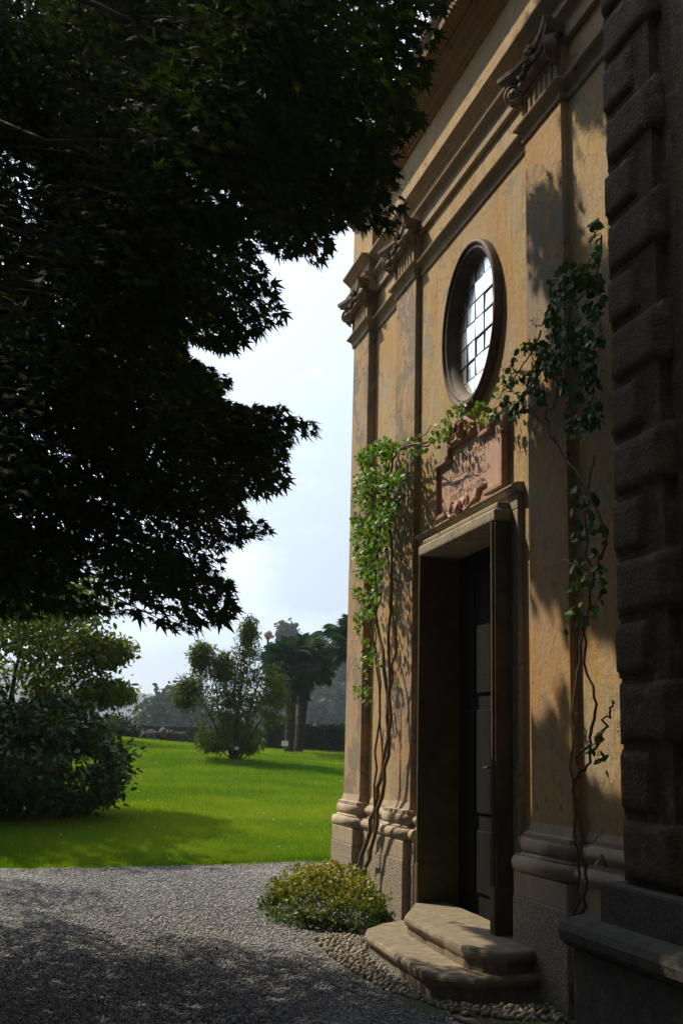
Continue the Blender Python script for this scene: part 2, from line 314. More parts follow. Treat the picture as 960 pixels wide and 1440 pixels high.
def leaf_parts(name, T, pos, dirs, nor, size, mt, parent, rnds=6):
    """single leaves as objects sharing a few meshes"""
    mes = []
    for i in range(rnds):
        o = scatter(name, T, [[0, 0, 0]], [[1, 0, 0]], [[0, 0, 1]], 1., mt, rnd=np.array([i/(rnds-1)])); mes.append(o.data); bpy.data.objects.remove(o)
    for i in range(len(pos)):
        d = Vector(dirs[i]).normalized(); n = Vector(nor[i]); n = (n-d*n.dot(d)).normalized(); s = n.cross(d); sz = float(size[i])
        o = bpy.data.objects.new(name, mes[R.randrange(rnds)]); COL.objects.link(o); o.parent = parent
        pl = parent.location
        o.matrix_local = Matrix([[d.x*sz, s.x*sz, n.x*sz, pos[i][0]-pl.x], [d.y*sz, s.y*sz, n.y*sz, pos[i][1]-pl.y], [d.z*sz, s.z*sz, n.z*sz, pos[i][2]-pl.z], [0, 0, 0, 1]])
def inpoly(x, y, poly):
    x = np.asarray(x, float); y = np.asarray(y, float); c = np.zeros(x.shape, bool); n = len(poly)
    for i in range(n):
        x0, y0 = poly[i]; x1, y1 = poly[(i+1) % n]
        if y0 == y1: continue
        c ^= ((y0 > y) != (y1 > y)) & (x < (x1-x0)*(y-y0)/(y1-y0)+x0)
    return c
def rdir(k, zs=1.):
    v = NR.normal(size=(k, 3)); v[:, 2] *= zs; return v/np.linalg.norm(v, axis=1)[:, None]

# ------------------------------------------------------------------ ground
def gz(Y): return .02*(np.clip(Y, 7, 15.4)-10.7)
LY = [15.0, 15.6, 22, 30, 38, 44, 50, 62, 80]; LZ = [.05, .12, .62, 1.22, 1.64, 1.86, 1.8, .9, -.4]
def lz(X, Y):
    z = np.interp(Y, LY, LZ); t = np.clip((np.asarray(Y)-15.5)/27, 0, 1)
    return z-.045*np.clip(np.asarray(X)-4.5, -8, 14)*t+.05*np.sin(np.asarray(X)*.45+np.asarray(Y)*.2)*t+.03*np.sin(np.asarray(Y)*.8+np.asarray(X)*.3)*t
def ledge(X): return 15.35+.09*(X-4)*0+.22*np.clip((X-1), -3, 3)+.05*np.sin(X*2.1)+.03*np.sin(X*7.3)
def grid(name, xs, ys, zf, mt, kind='structure'):
    v = [(x, y, float(zf(x, y))) for y in ys for x in xs]; nx = len(xs)
    f = [(j*nx+i, j*nx+i+1, (j+1)*nx+i+1, (j+1)*nx+i) for j in range(len(ys)-1) for i in range(nx-1)]
    return obj(name, v, f, mt, None, kind, smooth=True)
grid('ground', np.linspace(-900, 900, 13), np.linspace(-300, 1500, 13), lambda x, y: -1.2, 'soil')
grid('gravel_court', list(np.linspace(-30, 14, 45)), list(np.linspace(-20, 17, 75)), lambda x, y: gz(y)+.012*math.sin(x*1.7+y)*math.cos(y*1.3), 'gravel')
# lawn: front edge follows ledge(X)
xs = np.concatenate([np.arange(-45, -4, 1.5), np.arange(-4, 14, .25), np.arange(14, 50, 2)]); ts = np.concatenate([[0, .004, .01, .02], np.linspace(.04, 1, 70)])
v = []; 
for t in ts:
    for x in xs:
        y0 = ledge(x); y = y0+t*(80-y0); v.append((x, y, float(lz(x, y))+(-.14 if t == 0 else 0.)))
nx = len(xs); obj('lawn', v, [(j*nx+i, j*nx+i+1, (j+1)*nx+i+1, (j+1)*nx+i) for j in range(len(ts)-1) for i in range(nx-1)], 'lawn', None, 'structure', True)
# grass blades, thinning out with distance
def in_view(P, mgn=25):
    x, y = proj(P); return (x > -mgn) & (x < 960+mgn) & (y > -mgn) & (y < 1440+mgn)
k = 420000
gy = 15.3+((NR.random(k)**1.55)*29); gx = NR.random(k)*(gy*.30+.8)-gy*.05
gy = np.where(NR.random(k) < .03, ledge(gx)+NR.random(k)*.15-.05, gy)
ok = (gy > ledge(gx)-.03); gx = gx[ok]; gy = gy[ok]; P = np.stack([gx, gy, lz(gx, gy)-.005], 1); ok = in_view(P); P = P[ok][:230000]
k = len(P); hh = (.028+.026*NR.random(k))*(1+(P[:, 1]-15)*.06)
cl = np.array([noise.noise(Vector((p[0]*.8, p[1]*.8, 0))) for p in P]); d = rdir(k)*.5+np.array([0, 0, 1.])
scatter('grass', LF_BLADE, P, d, rdir(k), np.stack([hh*(1+.4*cl), hh*1.1, hh*1.5], 1), 'grass_blade', None, 'stuff', rnd=np.clip(.45+.6*cl+.7*np.array([noise.noise(Vector((p[0]*.25, p[1]*.22, 9))) for p in P])+.22*NR.normal(size=k), 0, 1))
k = 5000; x = NR.random(k)*8-1.5; y = ledge(x)-.02-NR.random(k)**3*.5; nz_ = np.array([noise.noise(Vector((a*1.6, 0, 4))) for a in x]); o_ = NR.random(k) < (.35+nz_); x, y = x[o_], y[o_]; k = len(x)
scatter('edge_weeds', LF_BLADE, np.stack([x, y, gz(y)], 1), rdir(k)*.7+np.array([0, 0, .8]), rdir(k), .03+.035*NR.random(k), 'grass_blade', None, 'stuff')
# daisies and clover heads
k = 36; x = NR.random(k)*9-1; y = 15.6+NR.random(k)**1.4*14
scatter('lawn_daisies', OCT, np.stack([x, y, lz(x, y)+.045], 1), rdir(k), rdir(k), .009+.008*NR.random(k), 'white_paint', None, 'stuff')
# gravel pebbles
k = 150000
py = 5.3+NR.random(k)**1.25*10.6; px = NR.random(k)*(py*.36+.7)-py*.06-.2; P = np.stack([px, py, gz(py)+.003+.01*NR.random(k)], 1)
ok = in_view(P) & (px < 3.62) & (py < ledge(px)+.03); P = P[ok][:80000]; k = len(P); s = .006+.006*NR.random(k)**2*1.6
cl = np.array([noise.noise(Vector((p[0]*1.3, p[1]*1.3, 3))) for p in P])
scatter('gravel_stones', OCT, P, rdir(k, .3), rdir(k), np.stack([s*1.25, s, s*.75], 1), 'pebble', None, 'stuff', rnd=np.clip(NR.random(k)*.9+.12*cl, 0, 1))
# fallen leaves on the gravel
k = 90; x = NR.random(k)*3.6-.4; y = 7+NR.random(k)*8
for i in range(k):
    pass
scatter('fallen_leaves', LF_OVAL, np.stack([x, y, gz(y)+.022], 1), rdir(k, .1), np.tile([0, 0, 1.], (k, 1))+rdir(k)*.45, .025+.03*NR.random(k), 'dry_leaf', None, 'stuff')

# ------------------------------------------------------------------ chapel
XW, XP, XB = 3.66, 3.60, 3.48
CH = thing('chapel', 'old ochre plastered chapel with ionic pilasters, oval window and dark open doorway', 'chapel', (3.66, 10, 0))
Y0, Y1 = 4.0, 13.46
# wall bay with door and window openings
CY, CZ, AY, AZ = 9.45, 5.53, .70, .80
bm = bmesh.new()
def loop(pts):
    vs = [bm.verts.new(p) for p in pts]; return [bm.edges.new((vs[i], vs[(i+1) % len(vs)])) for i in range(len(vs))]
E = loop([(XW, Y0, -.3), (XW, 8.50, -.3), (XW, 8.50, 3.5), (XW, 10.40, 3.5), (XW, 10.40, -.3), (XW, Y1, -.3), (XW, Y1, 8.4), (XW, Y0, 8.4)])
E += loop([(XW, CY+AY*.93*math.cos(t), CZ+AZ*.93*math.sin(t)) for t in np.linspace(0, 2*math.pi, 48, endpoint=False)])
bmesh.ops.triangle_fill(bm, use_beauty=True, use_dissolve=False, edges=E)
wall = bobj('front_wall', bm, 'wall_plaster', CH)
box('far_side_wall', XW+.001, 12, 13.2, Y1, -.3, 8.4, 'wall_plaster', CH)
box('back_wall', 11.7, 12, Y0, 13.2, -.3, 8.4, 'wall_plaster', CH)
bm = bmesh.new()   # dark room shell behind the openings
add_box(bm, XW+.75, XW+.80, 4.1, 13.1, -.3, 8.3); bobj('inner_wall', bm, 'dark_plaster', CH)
box('floor_slab', XW+.0, XW+.78, 8.3, 10.6, .0, .215, 'step_stone', CH)
# pilasters: shaft > plinth, base mouldings, capital...
def pilaster(y0, y1, xp, capital=True, mt='pilaster_plaster', z0=None):
    g0 = -.16
    sh = bobj('pilaster', add_box(bmesh.new(), xp, XW+.06, y0, y1, 1.12, 7.2, .006, 1), mt, CH)
    def sub(name, bm, mt, smooth=False): return bobj(name, bm, mt, sh, smooth=smooth)
    pj = .11
    bm = bmesh.new(); add_box(bm, xp-pj, XW+.06, y0-pj, y1+pj, g0, .60, .012)
    sub('granite_plinth', bm, 'granite')
    bm = bmesh.new(); add_box(bm, xp-pj+.006, XW+.06, y0-pj+.006, y1+pj-.006, .60, .77, .01); sub('plinth_block', bm, 'base_stone')
    sub('lower_torus', add_wrap(bmesh.new(), torus_prof(.77, .885, pj-.035, pj+.004), y0, y1, xp), 'base_stone', True)
    sub('upper_torus', add_wrap(bmesh.new(), [(.072, .885), (.055, .905)]+torus_prof(.915, 1.02, .042, .064), y0, y1, xp), 'base_stone', True)
    sub('base_fillet', add_wrap(bmesh.new(), [(.05, 1.02), (.05, 1.05), (.02, 1.06), (.012, 1.09), (0.002, 1.13)], y0, y1, xp), 'base_stone')
    sub('astragal', add_wrap(bmesh.new(), [(.002, 6.65), (.02, 6.658), (.02, 6.70), (.032, 6.73), (.055, 6.755), (.076, 6.768), (.082, 6.782), (.074, 6.798), (.0, 6.815)], y0, y1, xp), 'trim_plaster')
    if not capital: return sh
    # fluted neck
    yc_, w = (y0+y1)/2, (y1-y0)
    bm = bmesh.new(); add_box(bm, xp+.01, XW+.05, y0+.005, y1-.005, 6.78, 7.14); nf = 5
    for i in range(nf):
        c = y0+.10+(w-.2)*(i+.5)/nf; add_box(bm, xp-.028, xp+.02, c-.032, c+.032, 6.81, 7.03, .012, 1)
    add_box(bm, xp-.03, xp+.02, y0+.005, y0+.06, 6.80, 7.05); add_box(bm, xp-.03, xp+.02, y1-.06, y1-.005, 6.80, 7.05); add_box(bm, xp-.034, XW+.03, y0+.004, y1-.004, 7.035, 7.06)
    sub('fluted_neck', bm, 'trim_plaster')
    bm = bmesh.new()   # egg roll
    k = 13
    for i in range(k): ellip(bm, (xp-.065, y0+.09+(w-.18)*(i+.5)/k, 7.10), (.042, .027, .042), 8, 6)
    add_tube(bm, [(xp-.05, y0+.05, 7.10), (xp-.05, y1-.05, 7.10)], .032, 8); sub('egg_moulding', bm, 'capital_stone', True)
    # abacus, concave plan with pointed corners
    a = []
    for z, pr in ((7.20, .0), (7.235, .012), (7.245, .03), (7.285, .035)):
        ring = []
        for i in range(11):
            t = i/10; y = (y0-.10)+(w+.20)*t; bow = .085*(1-(2*t-1)**2); ring.append((xp-.165-pr+bow, y+(pr if t > .5 else -pr)*abs(2*t-1)**4))
        a.append((z, [(XW+.04, y0-.03), *[(x, y) for x, y in ring], (XW+.04, y1+.03)]))
    bm = bmesh.new(); rg = [[bm.verts.new((x, y, z)) for x, y in pts] for z, pts in a]; n = len(rg[0])
    for i in range(len(rg)-1):
        for q in range(n): bm.faces.new((rg[i][q], rg[i][(q+1) % n], rg[i+1][(q+1) % n], rg[i+1][q]))
    bm.faces.new(rg[0]); bm.faces.new(rg[-1][::-1]); sub('abacus', bm, 'capital_stone')
    for s in (-1, 1):
        yy = yc_+s*(w/2+.005); bm = bmesh.new(); ax = Vector((-1, s*1.2, 0)).normalized()
        c = Vector((xp-.075, yy+s*.015, 7.095)); side = Vector((-.62, s*.78, 0)).normalized(); disc_ax = Vector((-.78, -s*.62, 0))
        # diagonal volute seen from both faces
        for sg in (1, -1):
            nax = disc_ax*sg
            add_spiral(bm, c+nax*.035, nax, .088, .022, 2.2, -s*sg, 1.9)
        add_disc(bm, c, disc_ax, .092, .07, 22); add_disc(bm, c, disc_ax, .02, .115, 10)
        add_tube(bm, [c+Vector((.02, -s*.02, .07)), c+Vector((0, -s*.01, .115)), c+side*.05+Vector((0, 0, .12))], [.03, .03, .02], 6)
        # leaf below the volute
        add_tube(bm, [c+Vector((.04, 0, -.03)), c+Vector((.0, s*.01, -.10)), c+Vector((.03, -s*.02, -.15))], [.035, .028, .01], 6)
        sub('volute', bm, 'capital_stone', True)
    bm = bmesh.new()   # flower and garland in the middle
    ellip(bm, (xp-.125, yc_, 7.245), (.035, .04, .04))
    for i in range(7):
        t = i*2*math.pi/7; ellip(bm, (xp-.125, yc_+.05*math.cos(t), 7.245+.05*math.sin(t)), (.02, .026, .026), 6, 5)
    for s in (-1, 1):
        pts = wob([(xp-.11, yc_+s*.03, 7.19), (xp-.12, yc_+s*.10, 7.14), (xp-.11, yc_+s*.19, 7.14), (xp-.10, yc_+s*.25, 7.19)], .004, 4, 3)
        for q in pts: ellip(bm, q, (.018, .024, .018), 6, 4, .15)
    sub('flower_garland', bm, 'capital_stone', True)
    return sh
pilaster(12.72, 13.42, 3.56)
pilaster(11.02, 11.72, XP)
pilaster(7.43, 8.12, XP, mt='peeling_plaster')
# wall base runs between the pilasters, interrupted by the door
for a, b_ in ((11.84, 12.60), (10.80, 10.90), (8.24, 8.36), (6.2, 7.31)):
    bm = bmesh.new(); add_box(bm, XW-.10, XW+.05, a, b_, -.16, .60, .01); bobj('wall_plinth', bm, 'granite', CH)
    pr = [(XW+.05, .6), (XW-.095, .6), (XW-.095, .77)]+[(XW-.09-.035*math.sin(math.pi*i/6), .77+.115*i/6) for i in range(7)]+[(XW-.055, .885), (XW-.045, .91)]+[(XW-.04-.035*math.sin(math.pi*i/6), .92+.10*i/6) for i in range(7)]+[(XW-.02, 1.03), (XW-.02, 1.06), (XW-.002, 1.11), (XW+.05, 1.11)]
    bobj('wall_base_moulding', add_prism(bmesh.new(), pr, a, b_), 'base_stone', CH)
# string course on the wall at astragal height
sp = [(XW+.03, 6.635), (XW-.012, 6.64), (XW-.02, 6.65), (XW-.02, 6.695), (XW-.028, 6.725), (XW-.05, 6.75), (XW-.078, 6.765), (XW-.085, 6.78), (XW-.078, 6.795), (XW+.03, 6.815)]
for a, b_ in ((11.75, 12.70), (8.15, 10.99), (Y0, 7.40)): bobj('string_course', add_prism(bmesh.new(), sp, a, b_), 'trim_plaster', CH)
# entablature
def ent(dx, y0, y1, q):
    W_ = XW-dx; back = XW+.05
    T = lambda l: [(W_+x, z) for x, z in l]+[(back, l[-1][1]), (back, l[0][1])]
    def add(nm, l, mt='trim_plaster'): bobj(nm, add_prism(bmesh.new(), T(l), y0, y1, q, -q if q else 0), mt, CH)
    add('lower_fascia', [(-.042, 7.15), (-.042, 7.285)])
    add('bead_moulding', [(-.044, 7.287), (-.052, 7.31), (-.08, 7.335), (-.108, 7.345), (-.112, 7.36), (-.104, 7.375), (-.07, 7.385)])
    add('upper_fascia', [(-.06, 7.387), (-.06, 7.51)])
    add('architrave_cap', [(-.063, 7.512), (-.085, 7.52), (-.09, 7.535), (-.11, 7.548), (-.14, 7.572), (-.155, 7.585), (-.16, 7.59), (-.16, 7.612), (-.03, 7.622)])
    add('frieze', [(-.02, 7.60), (-.02, 8.30)], 'wall_plaster')
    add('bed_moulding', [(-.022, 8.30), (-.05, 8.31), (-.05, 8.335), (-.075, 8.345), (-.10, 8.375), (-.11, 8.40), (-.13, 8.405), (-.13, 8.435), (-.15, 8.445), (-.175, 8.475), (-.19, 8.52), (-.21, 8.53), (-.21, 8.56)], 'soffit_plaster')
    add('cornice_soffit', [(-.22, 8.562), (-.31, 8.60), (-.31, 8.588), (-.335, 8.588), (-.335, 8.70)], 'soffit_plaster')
    add('cornice_cap', [(-.337, 8.702), (-.35, 8.71), (-.37, 8.74), (-.385, 8.76), (-.39, 8.78), (-.39, 8.81)], 'base_stone')
ent(0., Y0, 12.62, 0)
ent(.09, 12.62, 13.50, 0)
box('corner_return', XW-.03, XW+.5, 13.46, 13.62, 7.55, 8.94, 'trim_plaster', CH)
bm = bmesh.new(); add_box(bm, 3.29, 12.2, Y0, 13.85, 8.815, 8.85); add_box(bm, 3.5, 12.2, Y0, 13.7, 8.85, 9.15); bobj('roof', bm, 'roof_tile', CH)
# oval window > glass panes, bars
prof = [(1.0, XW+.02), (1.0, 3.605), (.985, 3.585), (.96, 3.58), (.945, 3.59), (.94, 3.605), (.925, 3.61), (.905, 3.602), (.885, 3.61), (.88, 3.63), (.865, 3.635), (.84, 3.65), (.82, 3.675), (.80, 3.70), (.80, 3.78)]
bm = bmesh.new(); n = 72; rings = []
for s, x in prof:
    ds = (1-s)*.75; rings.append([bm.verts.new((x, CY+(AY-ds)*math.cos(t), CZ+(AZ-ds)*math.sin(t))) for t in np.linspace(0, 2*math.pi, n, endpoint=False)])
for i in range(len(rings)-1):
    for q in range(n): bm.faces.new((rings[i][q], rings[i][(q+1) % n], rings[i+1][(q+1) % n], rings[i+1][q]))
win = bobj('oval_window', bm, 'brown_stone', CH, smooth=True, rc=True)
ay, az = AY-.15, AZ-.15; XG = 3.715
ys = [CY-ay+2*ay*i/5 for i in range(6)]; zs = [CZ-az+2*az*i/7+.0 for i in range(8)]
def clip_ell(poly):
    m_ = []
    steps = []
    for i in range(len(poly)):
        a = poly[i]; c = poly[(i+1) % len(poly)]
        for k in range(6): steps.append((a[0]+(c[0]-a[0])*k/6, a[1]+(c[1]-a[1])*k/6))
    ins = [p for p in steps if ((p[0]-CY)/ay)**2+((p[1]-CZ)/az)**2 <= 1.0]
    for t in np.linspace(0, 2*math.pi, 240, endpoint=False):
        p = (CY+ay*math.cos(t), CZ+az*math.sin(t))
        if poly[0][0] < p[0] < poly[2][0] and poly[0][1] < p[1] < poly[2][1]: ins.append(p)
    if len(ins) < 3: return None
    cx = sum(p[0] for p in ins)/len(ins); cz = sum(p[1] for p in ins)/len(ins)
    return sorted(ins, key=lambda p: math.atan2(p[1]-cz, p[0]-cx))
for i in range(5):
    for j in range(7):
        g_ = .006; pl = clip_ell([(ys[i]+g_, zs[j]+g_), (ys[i+1]-g_, zs[j]+g_), (ys[i+1]-g_, zs[j+1]-g_), (ys[i]+g_, zs[j+1]-g_)])
        if pl is None: continue
        tx, tz = R.uniform(-.035, .035), R.uniform(-.035, .035); n = len(pl)
        fr = [(XG+tx*(p[0]-ys[i])+tz*(p[1]-zs[j]), p[0], p[1]) for p in pl]
        obj('glass_pane', fr+[(XG+.006, p[0], p[1]) for p in pl], [tuple(range(n)), tuple(range(2*n-1, n-1, -1))]+[(q, q+n, (q+1) % n+n, (q+1) % n) for q in range(n)], 'window_glass', win)
for y in ys[1:-1]:
    h = az*math.sqrt(1-((y-CY)/ay)**2); box('window_bar', XG-.005, XG+.004, y-.0035, y+.0035, CZ-h, CZ+h, 'lead', win)
for z in zs[1:-1]:
    h = ay*math.sqrt(1-((z-CZ)/az)**2); box('window_bar', XG-.008, XG+.005, CY-h, CY+h, z-.005, z+.005, 'lead', win)
box('window_backing', XG+.02, XG+.03, CY-ay-.1, CY+ay+.1, CZ-az-.1, CZ+az+.1, 'lead', win)
# door frame: flat outer architrave + deep roll-edged inner frame
of = bmesh.new(); o0, o1, ot = 8.37, 10.79, 3.70
add_box(of, 3.615, XW+.03, o0, 8.60, .28, 3.56, .008); add_box(of, 3.615, XW+.03, 10.42, o1, .28, 3.56, .008); add_box(of, 3.613, XW+.03, o0, o1, 3.563, ot, .008)
frame = bobj('door_frame', of, 'door_stone', CH)
pr = [(XW+.02, 3.70), (3.61, 3.70), (3.60, 3.71), (3.572, 3.72), (3.558, 3.74), (3.558, 3.755), (3.60, 3.775), (XW+.02, 3.78)]
bobj('cap_moulding', add_prism(bmesh.new(), pr, o0-.03, o1+.03), 'door_stone', frame)
def jamb(y0, y1, z0, z1):
    bm = bmesh.new(); add_box(bm, 3.475, 3.95, y0, y1, z0, z1, .02, 3)
    add_tube(bm, [(3.482, y0+.028 if y0 > 9 else y1-.028, z0), (3.482, y0+.028 if y0 > 9 else y1-.028, z1)], .027, 8); return bm
bobj('jamb', jamb(10.36, 10.44, .25, 3.47), 'shaded_jamb_stone', frame)
bobj('jamb', jamb(8.50, 8.58, .25, 3.47), 'shaded_jamb_stone', frame)
for y0, y1 in ((10.35, 10.45), (8.49, 8.595)): box('jamb_base', 3.455, 3.94, y0, y1, .225, .62, 'shaded_jamb_stone', frame, .015)
bm = bmesh.new(); add_box(bm, 3.465, 3.95, 8.49, 10.45, 3.472, 3.58, .03, 3); add_box(bm, 3.50, 3.90, 8.52, 10.42, 3.582, 3.64, .02, 2); bobj('lintel', bm, 'door_stone', frame, smooth=False)
# door leaves, ajar inside
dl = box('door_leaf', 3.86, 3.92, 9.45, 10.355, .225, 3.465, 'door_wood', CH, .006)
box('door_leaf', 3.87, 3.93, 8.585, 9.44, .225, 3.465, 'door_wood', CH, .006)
for z0, z1 in ((.42, .95), (1.1, 2.0), (2.15, 3.3)):
    for y0 in (9.53, 9.92): box('door_panel', 3.842, 3.862, y0, y0+.33, z0, z1, 'door_wood', dl, .008)
bm = bmesh.new(); add_box(bm, 3.835, 3.858, 9.462, 9.505, 1.35, 1.55, .005); add_tube(bm, [(3.84, 9.48, 1.5), (3.80, 9.48, 1.5), (3.795, 9.56, 1.49)], .011, 8); bobj('door_handle', bm, 'iron', dl)
# small vent holes at the foot of the pilasters (dark triangular chips)
for y, z in [(7.62, 1.24), (7.86, 1.28), (8.02, 1.22), (11.1, 1.25), (11.35, 1.24), (11.38, 1.33), (12.9, 1.22), (13.2, 1.23)]:
    x = (3.56 if y > 12 else XP)-.0015; w = .014
    obj('vent_hole', [(x, y-w, z), (x, y+w, z), (x, y, z+.055), (x+.02, y-w, z), (x+.02, y+w, z), (x+.02, y, z+.055)], [(0, 2, 1), (3, 4, 5), (0, 1, 4, 3), (1, 2, 5, 4), (2, 0, 3, 5)], 'inscription', CH)

# ------------------------------------------------------------------ inscription plaque above the door
PQ = thing('inscription_plaque', 'eared pink marble plaque with latin inscription above the doorway', 'plaque', (3.63, 9.45, 3.8))
out = [(10.30, 3.84), (10.30, 4.36), (9.98, 4.36), (9.98, 4.47), (9.16, 4.47), (9.16, 4.38), (8.93, 4.38), (8.93, 4.47), (8.64, 4.47), (8.64, 4.29), (8.66, 4.29), (8.66, 3.83), (9.05, 3.83), (9.05, 3.93), (9.30, 3.93), (9.36, 3.86), (9.50, 3.83), (9.72, 3.83), (9.80, 3.90), (9.88, 3.84)]
bm = bmesh.new(); a = [bm.verts.new((3.628, y, z)) for y, z in out]; c = [bm.verts.new((XW+.01, y, z)) for y, z in out]; n = len(out)
for i in range(n): bm.faces.new((a[i], a[(i+1) % n], c[(i+1) % n], c[i]))
bm.faces.new(a); bm.faces.new(c[::-1]); bmesh.ops.triangulate(bm, faces=[f for f in bm.faces if len(f.verts) > 4]); panel = bobj('panel', bm, 'pink_marble', PQ)
bm = bmesh.new()
for i in range(n):
    (y0, z0), (y1, z1) = out[i], out[(i+1) % n]
    if 12 <= i <= 18: continue
    L_ = math.hypot(y1-y0, z1-z0); w = .022
    if abs(y1-y0) > abs(z1-z0): add_box(bm, 3.585+.0004*i, 3.64, min(y0, y1)-w, max(y0, y1)+w, min(z0, z1)-w, max(z0, z1)+w, .006, 1)
    else: add_box(bm, 3.5855+.0004*i, 3.64, min(y0, y1)-w, max(y0, y1)+w, min(z0, z1)+w, max(z0, z1)-w, .0, 1)
bobj('raised_border', bm, 'carving_stone', PQ)
bm = bmesh.new()  # shell boss and scrolls at the bottom
c = Vector((3.58, 9.57, 3.80)); add_disc(bm, c+Vector((.02, 0, .03)), (-1, -.3, .3), .075, .05, 18)
for i in range(9):
    t = math.pi*(i/8); add_tube(bm, [c+Vector((-.03, 0, 0)), c+Vector((-.03, .085*math.cos(t), .09*math.sin(t)-.02))], [.008, .016], 6)
add_disc(bm, c+Vector((-.03, .0, -.0)), (1, 0, 0), .05, .05, 14)
for s in (-1, 1):
    pts = wob([c+Vector((-.0, s*.08, -.03)), c+Vector((-.02, s*.2, -.05)), c+Vector((-.01, s*.3, -.01)), c+Vector((0, s*.36, .02))], 0, 4)
    add_tube(bm, pts, [.024]*4+[.02]*4+[.015]*5, 6); add_spiral(bm, c+Vector((-.02, s*.17, .02)), (-1, 0, 0), .05, .016, 1.5, s)
bobj('shell_boss', bm, 'carving_stone', PQ, smooth=True)
bm = bmesh.new(); c = Vector((3.58, 9.57, 4.50))   # carved crest
add_disc(bm, c+Vector((0, 0, .05)), (1, 0, 0), .09, .06, 16)
for s in (-1, 1):
    add_tube(bm, wob([c+Vector((-.01, s*.05, .08)), c+Vector((-.03, s*.16, .10)), c+Vector((-.02, s*.27, .04)), c+Vector((0, s*.34, .0))], 0, 4), .024, 6); add_spiral(bm, c+Vector((-.02, s*.18, .035)), (-1, 0, 0), .045, .015, 1.5, s)
for i in range(5): ellip(bm, c+Vector((-.04, (i-2)*.035, .06+.05*math.sin(i/4*math.pi))), (.02, .02, .035), 6, 5)
bobj('carved_crest', bm, 'carving_stone', PQ, smooth=True)
G = {'A': [[(0, 0), (2, 6), (4, 0)], [(.8, 2.2), (3.2, 2.2)]], 'B': [[(0, 0), (0, 6), (2.6, 6), (3.4, 5.2), (3.4, 4), (2.6, 3.2), (0, 3.2)], [(2.6, 3.2), (3.8, 2.4), (3.8, .9), (2.8, 0), (0, 0)]],
     'C': [[(4, 5), (3, 6), (1.4, 6), (0, 4.6), (0, 1.4), (1.4, 0), (3, 0), (4, 1)]], 'D': [[(0, 0), (0, 6), (2.4, 6), (4, 4.4), (4, 1.6), (2.4, 0), (0, 0)]],
     'E': [[(3.4, 6), (0, 6), (0, 0), (3.4, 0)], [(0, 3.1), (2.6, 3.1)]], 'G': [[(4, 5), (3, 6), (1.4, 6), (0, 4.6), (0, 1.4), (1.4, 0), (3, 0), (4, .8), (4, 2.7), (2.6, 2.7)]],
     'H': [[(0, 0), (0, 6)], [(4, 0), (4, 6)], [(0, 3), (4, 3)]], 'I': [[(.5, 0), (.5, 6)], [(0, 0), (1, 0)], [(0, 6), (1, 6)]], 'L': [[(0, 6), (0, 0), (3.2, 0), (3.2, .7)]],
     'M': [[(0, 0), (.5, 6), (2.4, 1.2), (4.3, 6), (4.8, 0)]], 'N': [[(0, 0), (0, 6), (3.8, 0), (3.8, 6)]], 'O': [[(1.4, 0), (0, 1.6), (0, 4.4), (1.4, 6), (2.8, 6), (4.2, 4.4), (4.2, 1.6), (2.8, 0), (1.4, 0)]],
     'P': [[(0, 0), (0, 6), (2.6, 6), (3.6, 5.2), (3.6, 3.8), (2.6, 3), (0, 3)]], 'R': [[(0, 0), (0, 6), (2.6, 6), (3.6, 5.2), (3.6, 3.8), (2.6, 3), (0, 3)], [(2, 3), (3.9, 0)]],
     'S': [[(3.4, 5.2), (2.6, 6), (1, 6), (0, 5.2), (0, 4), (1, 3.2), (2.6, 2.8), (3.5, 2), (3.5, .8), (2.6, 0), (.8, 0), (0, .8)]], 'T': [[(0, 5.4), (0, 6), (4, 6), (4, 5.4)], [(2, 6), (2, 0)], [(1.4, 0), (2.6, 0)]],
     'V': [[(0, 6), (2, 0), (4, 6)]], 'X': [[(0, 0), (3.8, 6)], [(0, 6), (3.8, 0)]], '.': [[(.2, 2.6), (.8, 3.2)], [(.8, 2.6), (.2, 3.2)]],
     '1': [[(0, 5), (.9, 6), (.9, 0)]], '7': [[(0, 6), (3.2, 6), (1.2, 0)]], '0': [[(1.2, 0), (0, 1.4), (0, 4.6), (1.2, 6), (2, 6), (3.2, 4.6), (3.2, 1.4), (2, 0), (1.2, 0)]], '2': [[(0, 5), (.9, 6), (2.4, 6), (3.2, 5), (3.2, 4), (0, 0), (3.4, 0)]]}
def text_line(s, yl, z, h, tot):
    u = h/6; w = sum((max(p[0] for st in G[ch] for p in st) if ch in G else 1.2)+1.1 for ch in s)*u; k = tot/w; y = yl; v = []; f = []
    for ch in s:
        if ch in G:
            mxw = max(p[0] for st in G[ch] for p in st)
            for st in G[ch]:
                for (a0, b0), (a1, b1) in zip(st[:-1], st[1:]):
                    p0 = np.array([y-a0*u*k, z+b0*u]); p1 = np.array([y-a1*u*k, z+b1*u]); d = p1-p0; dn = d/(np.linalg.norm(d)+1e-9); t = np.array([-dn[1], dn[0]])*(.0024 if abs(dn[1]) < .5 else .0044)
                    i0 = len(v)
                    for q in (p0-t-dn*.002, p1-t+dn*.002, p1+t+dn*.002, p0+t-dn*.002): v.append((3.6262, q[0], q[1]))
                    f.append((i0, i0+1, i0+2, i0+3))
            y -= (mxw+1.1)*u*k
        else: y -= 1.2*u*k
    obj('inscription_line', v, f, 'inscription', panel)
text_line('DIVO.ET.GALDINO.ET.TIC', 10.16, 4.255, .062, 1.42)
text_line('SACELLVM.HOC', 9.96, 4.145, .058, .86)
text_line('C.IO.BAPT.DE.SALA', 10.12, 4.035, .058, 1.15)
text_line('EREXIT.A.D.1702', 9.97, 3.935, .054, .86)

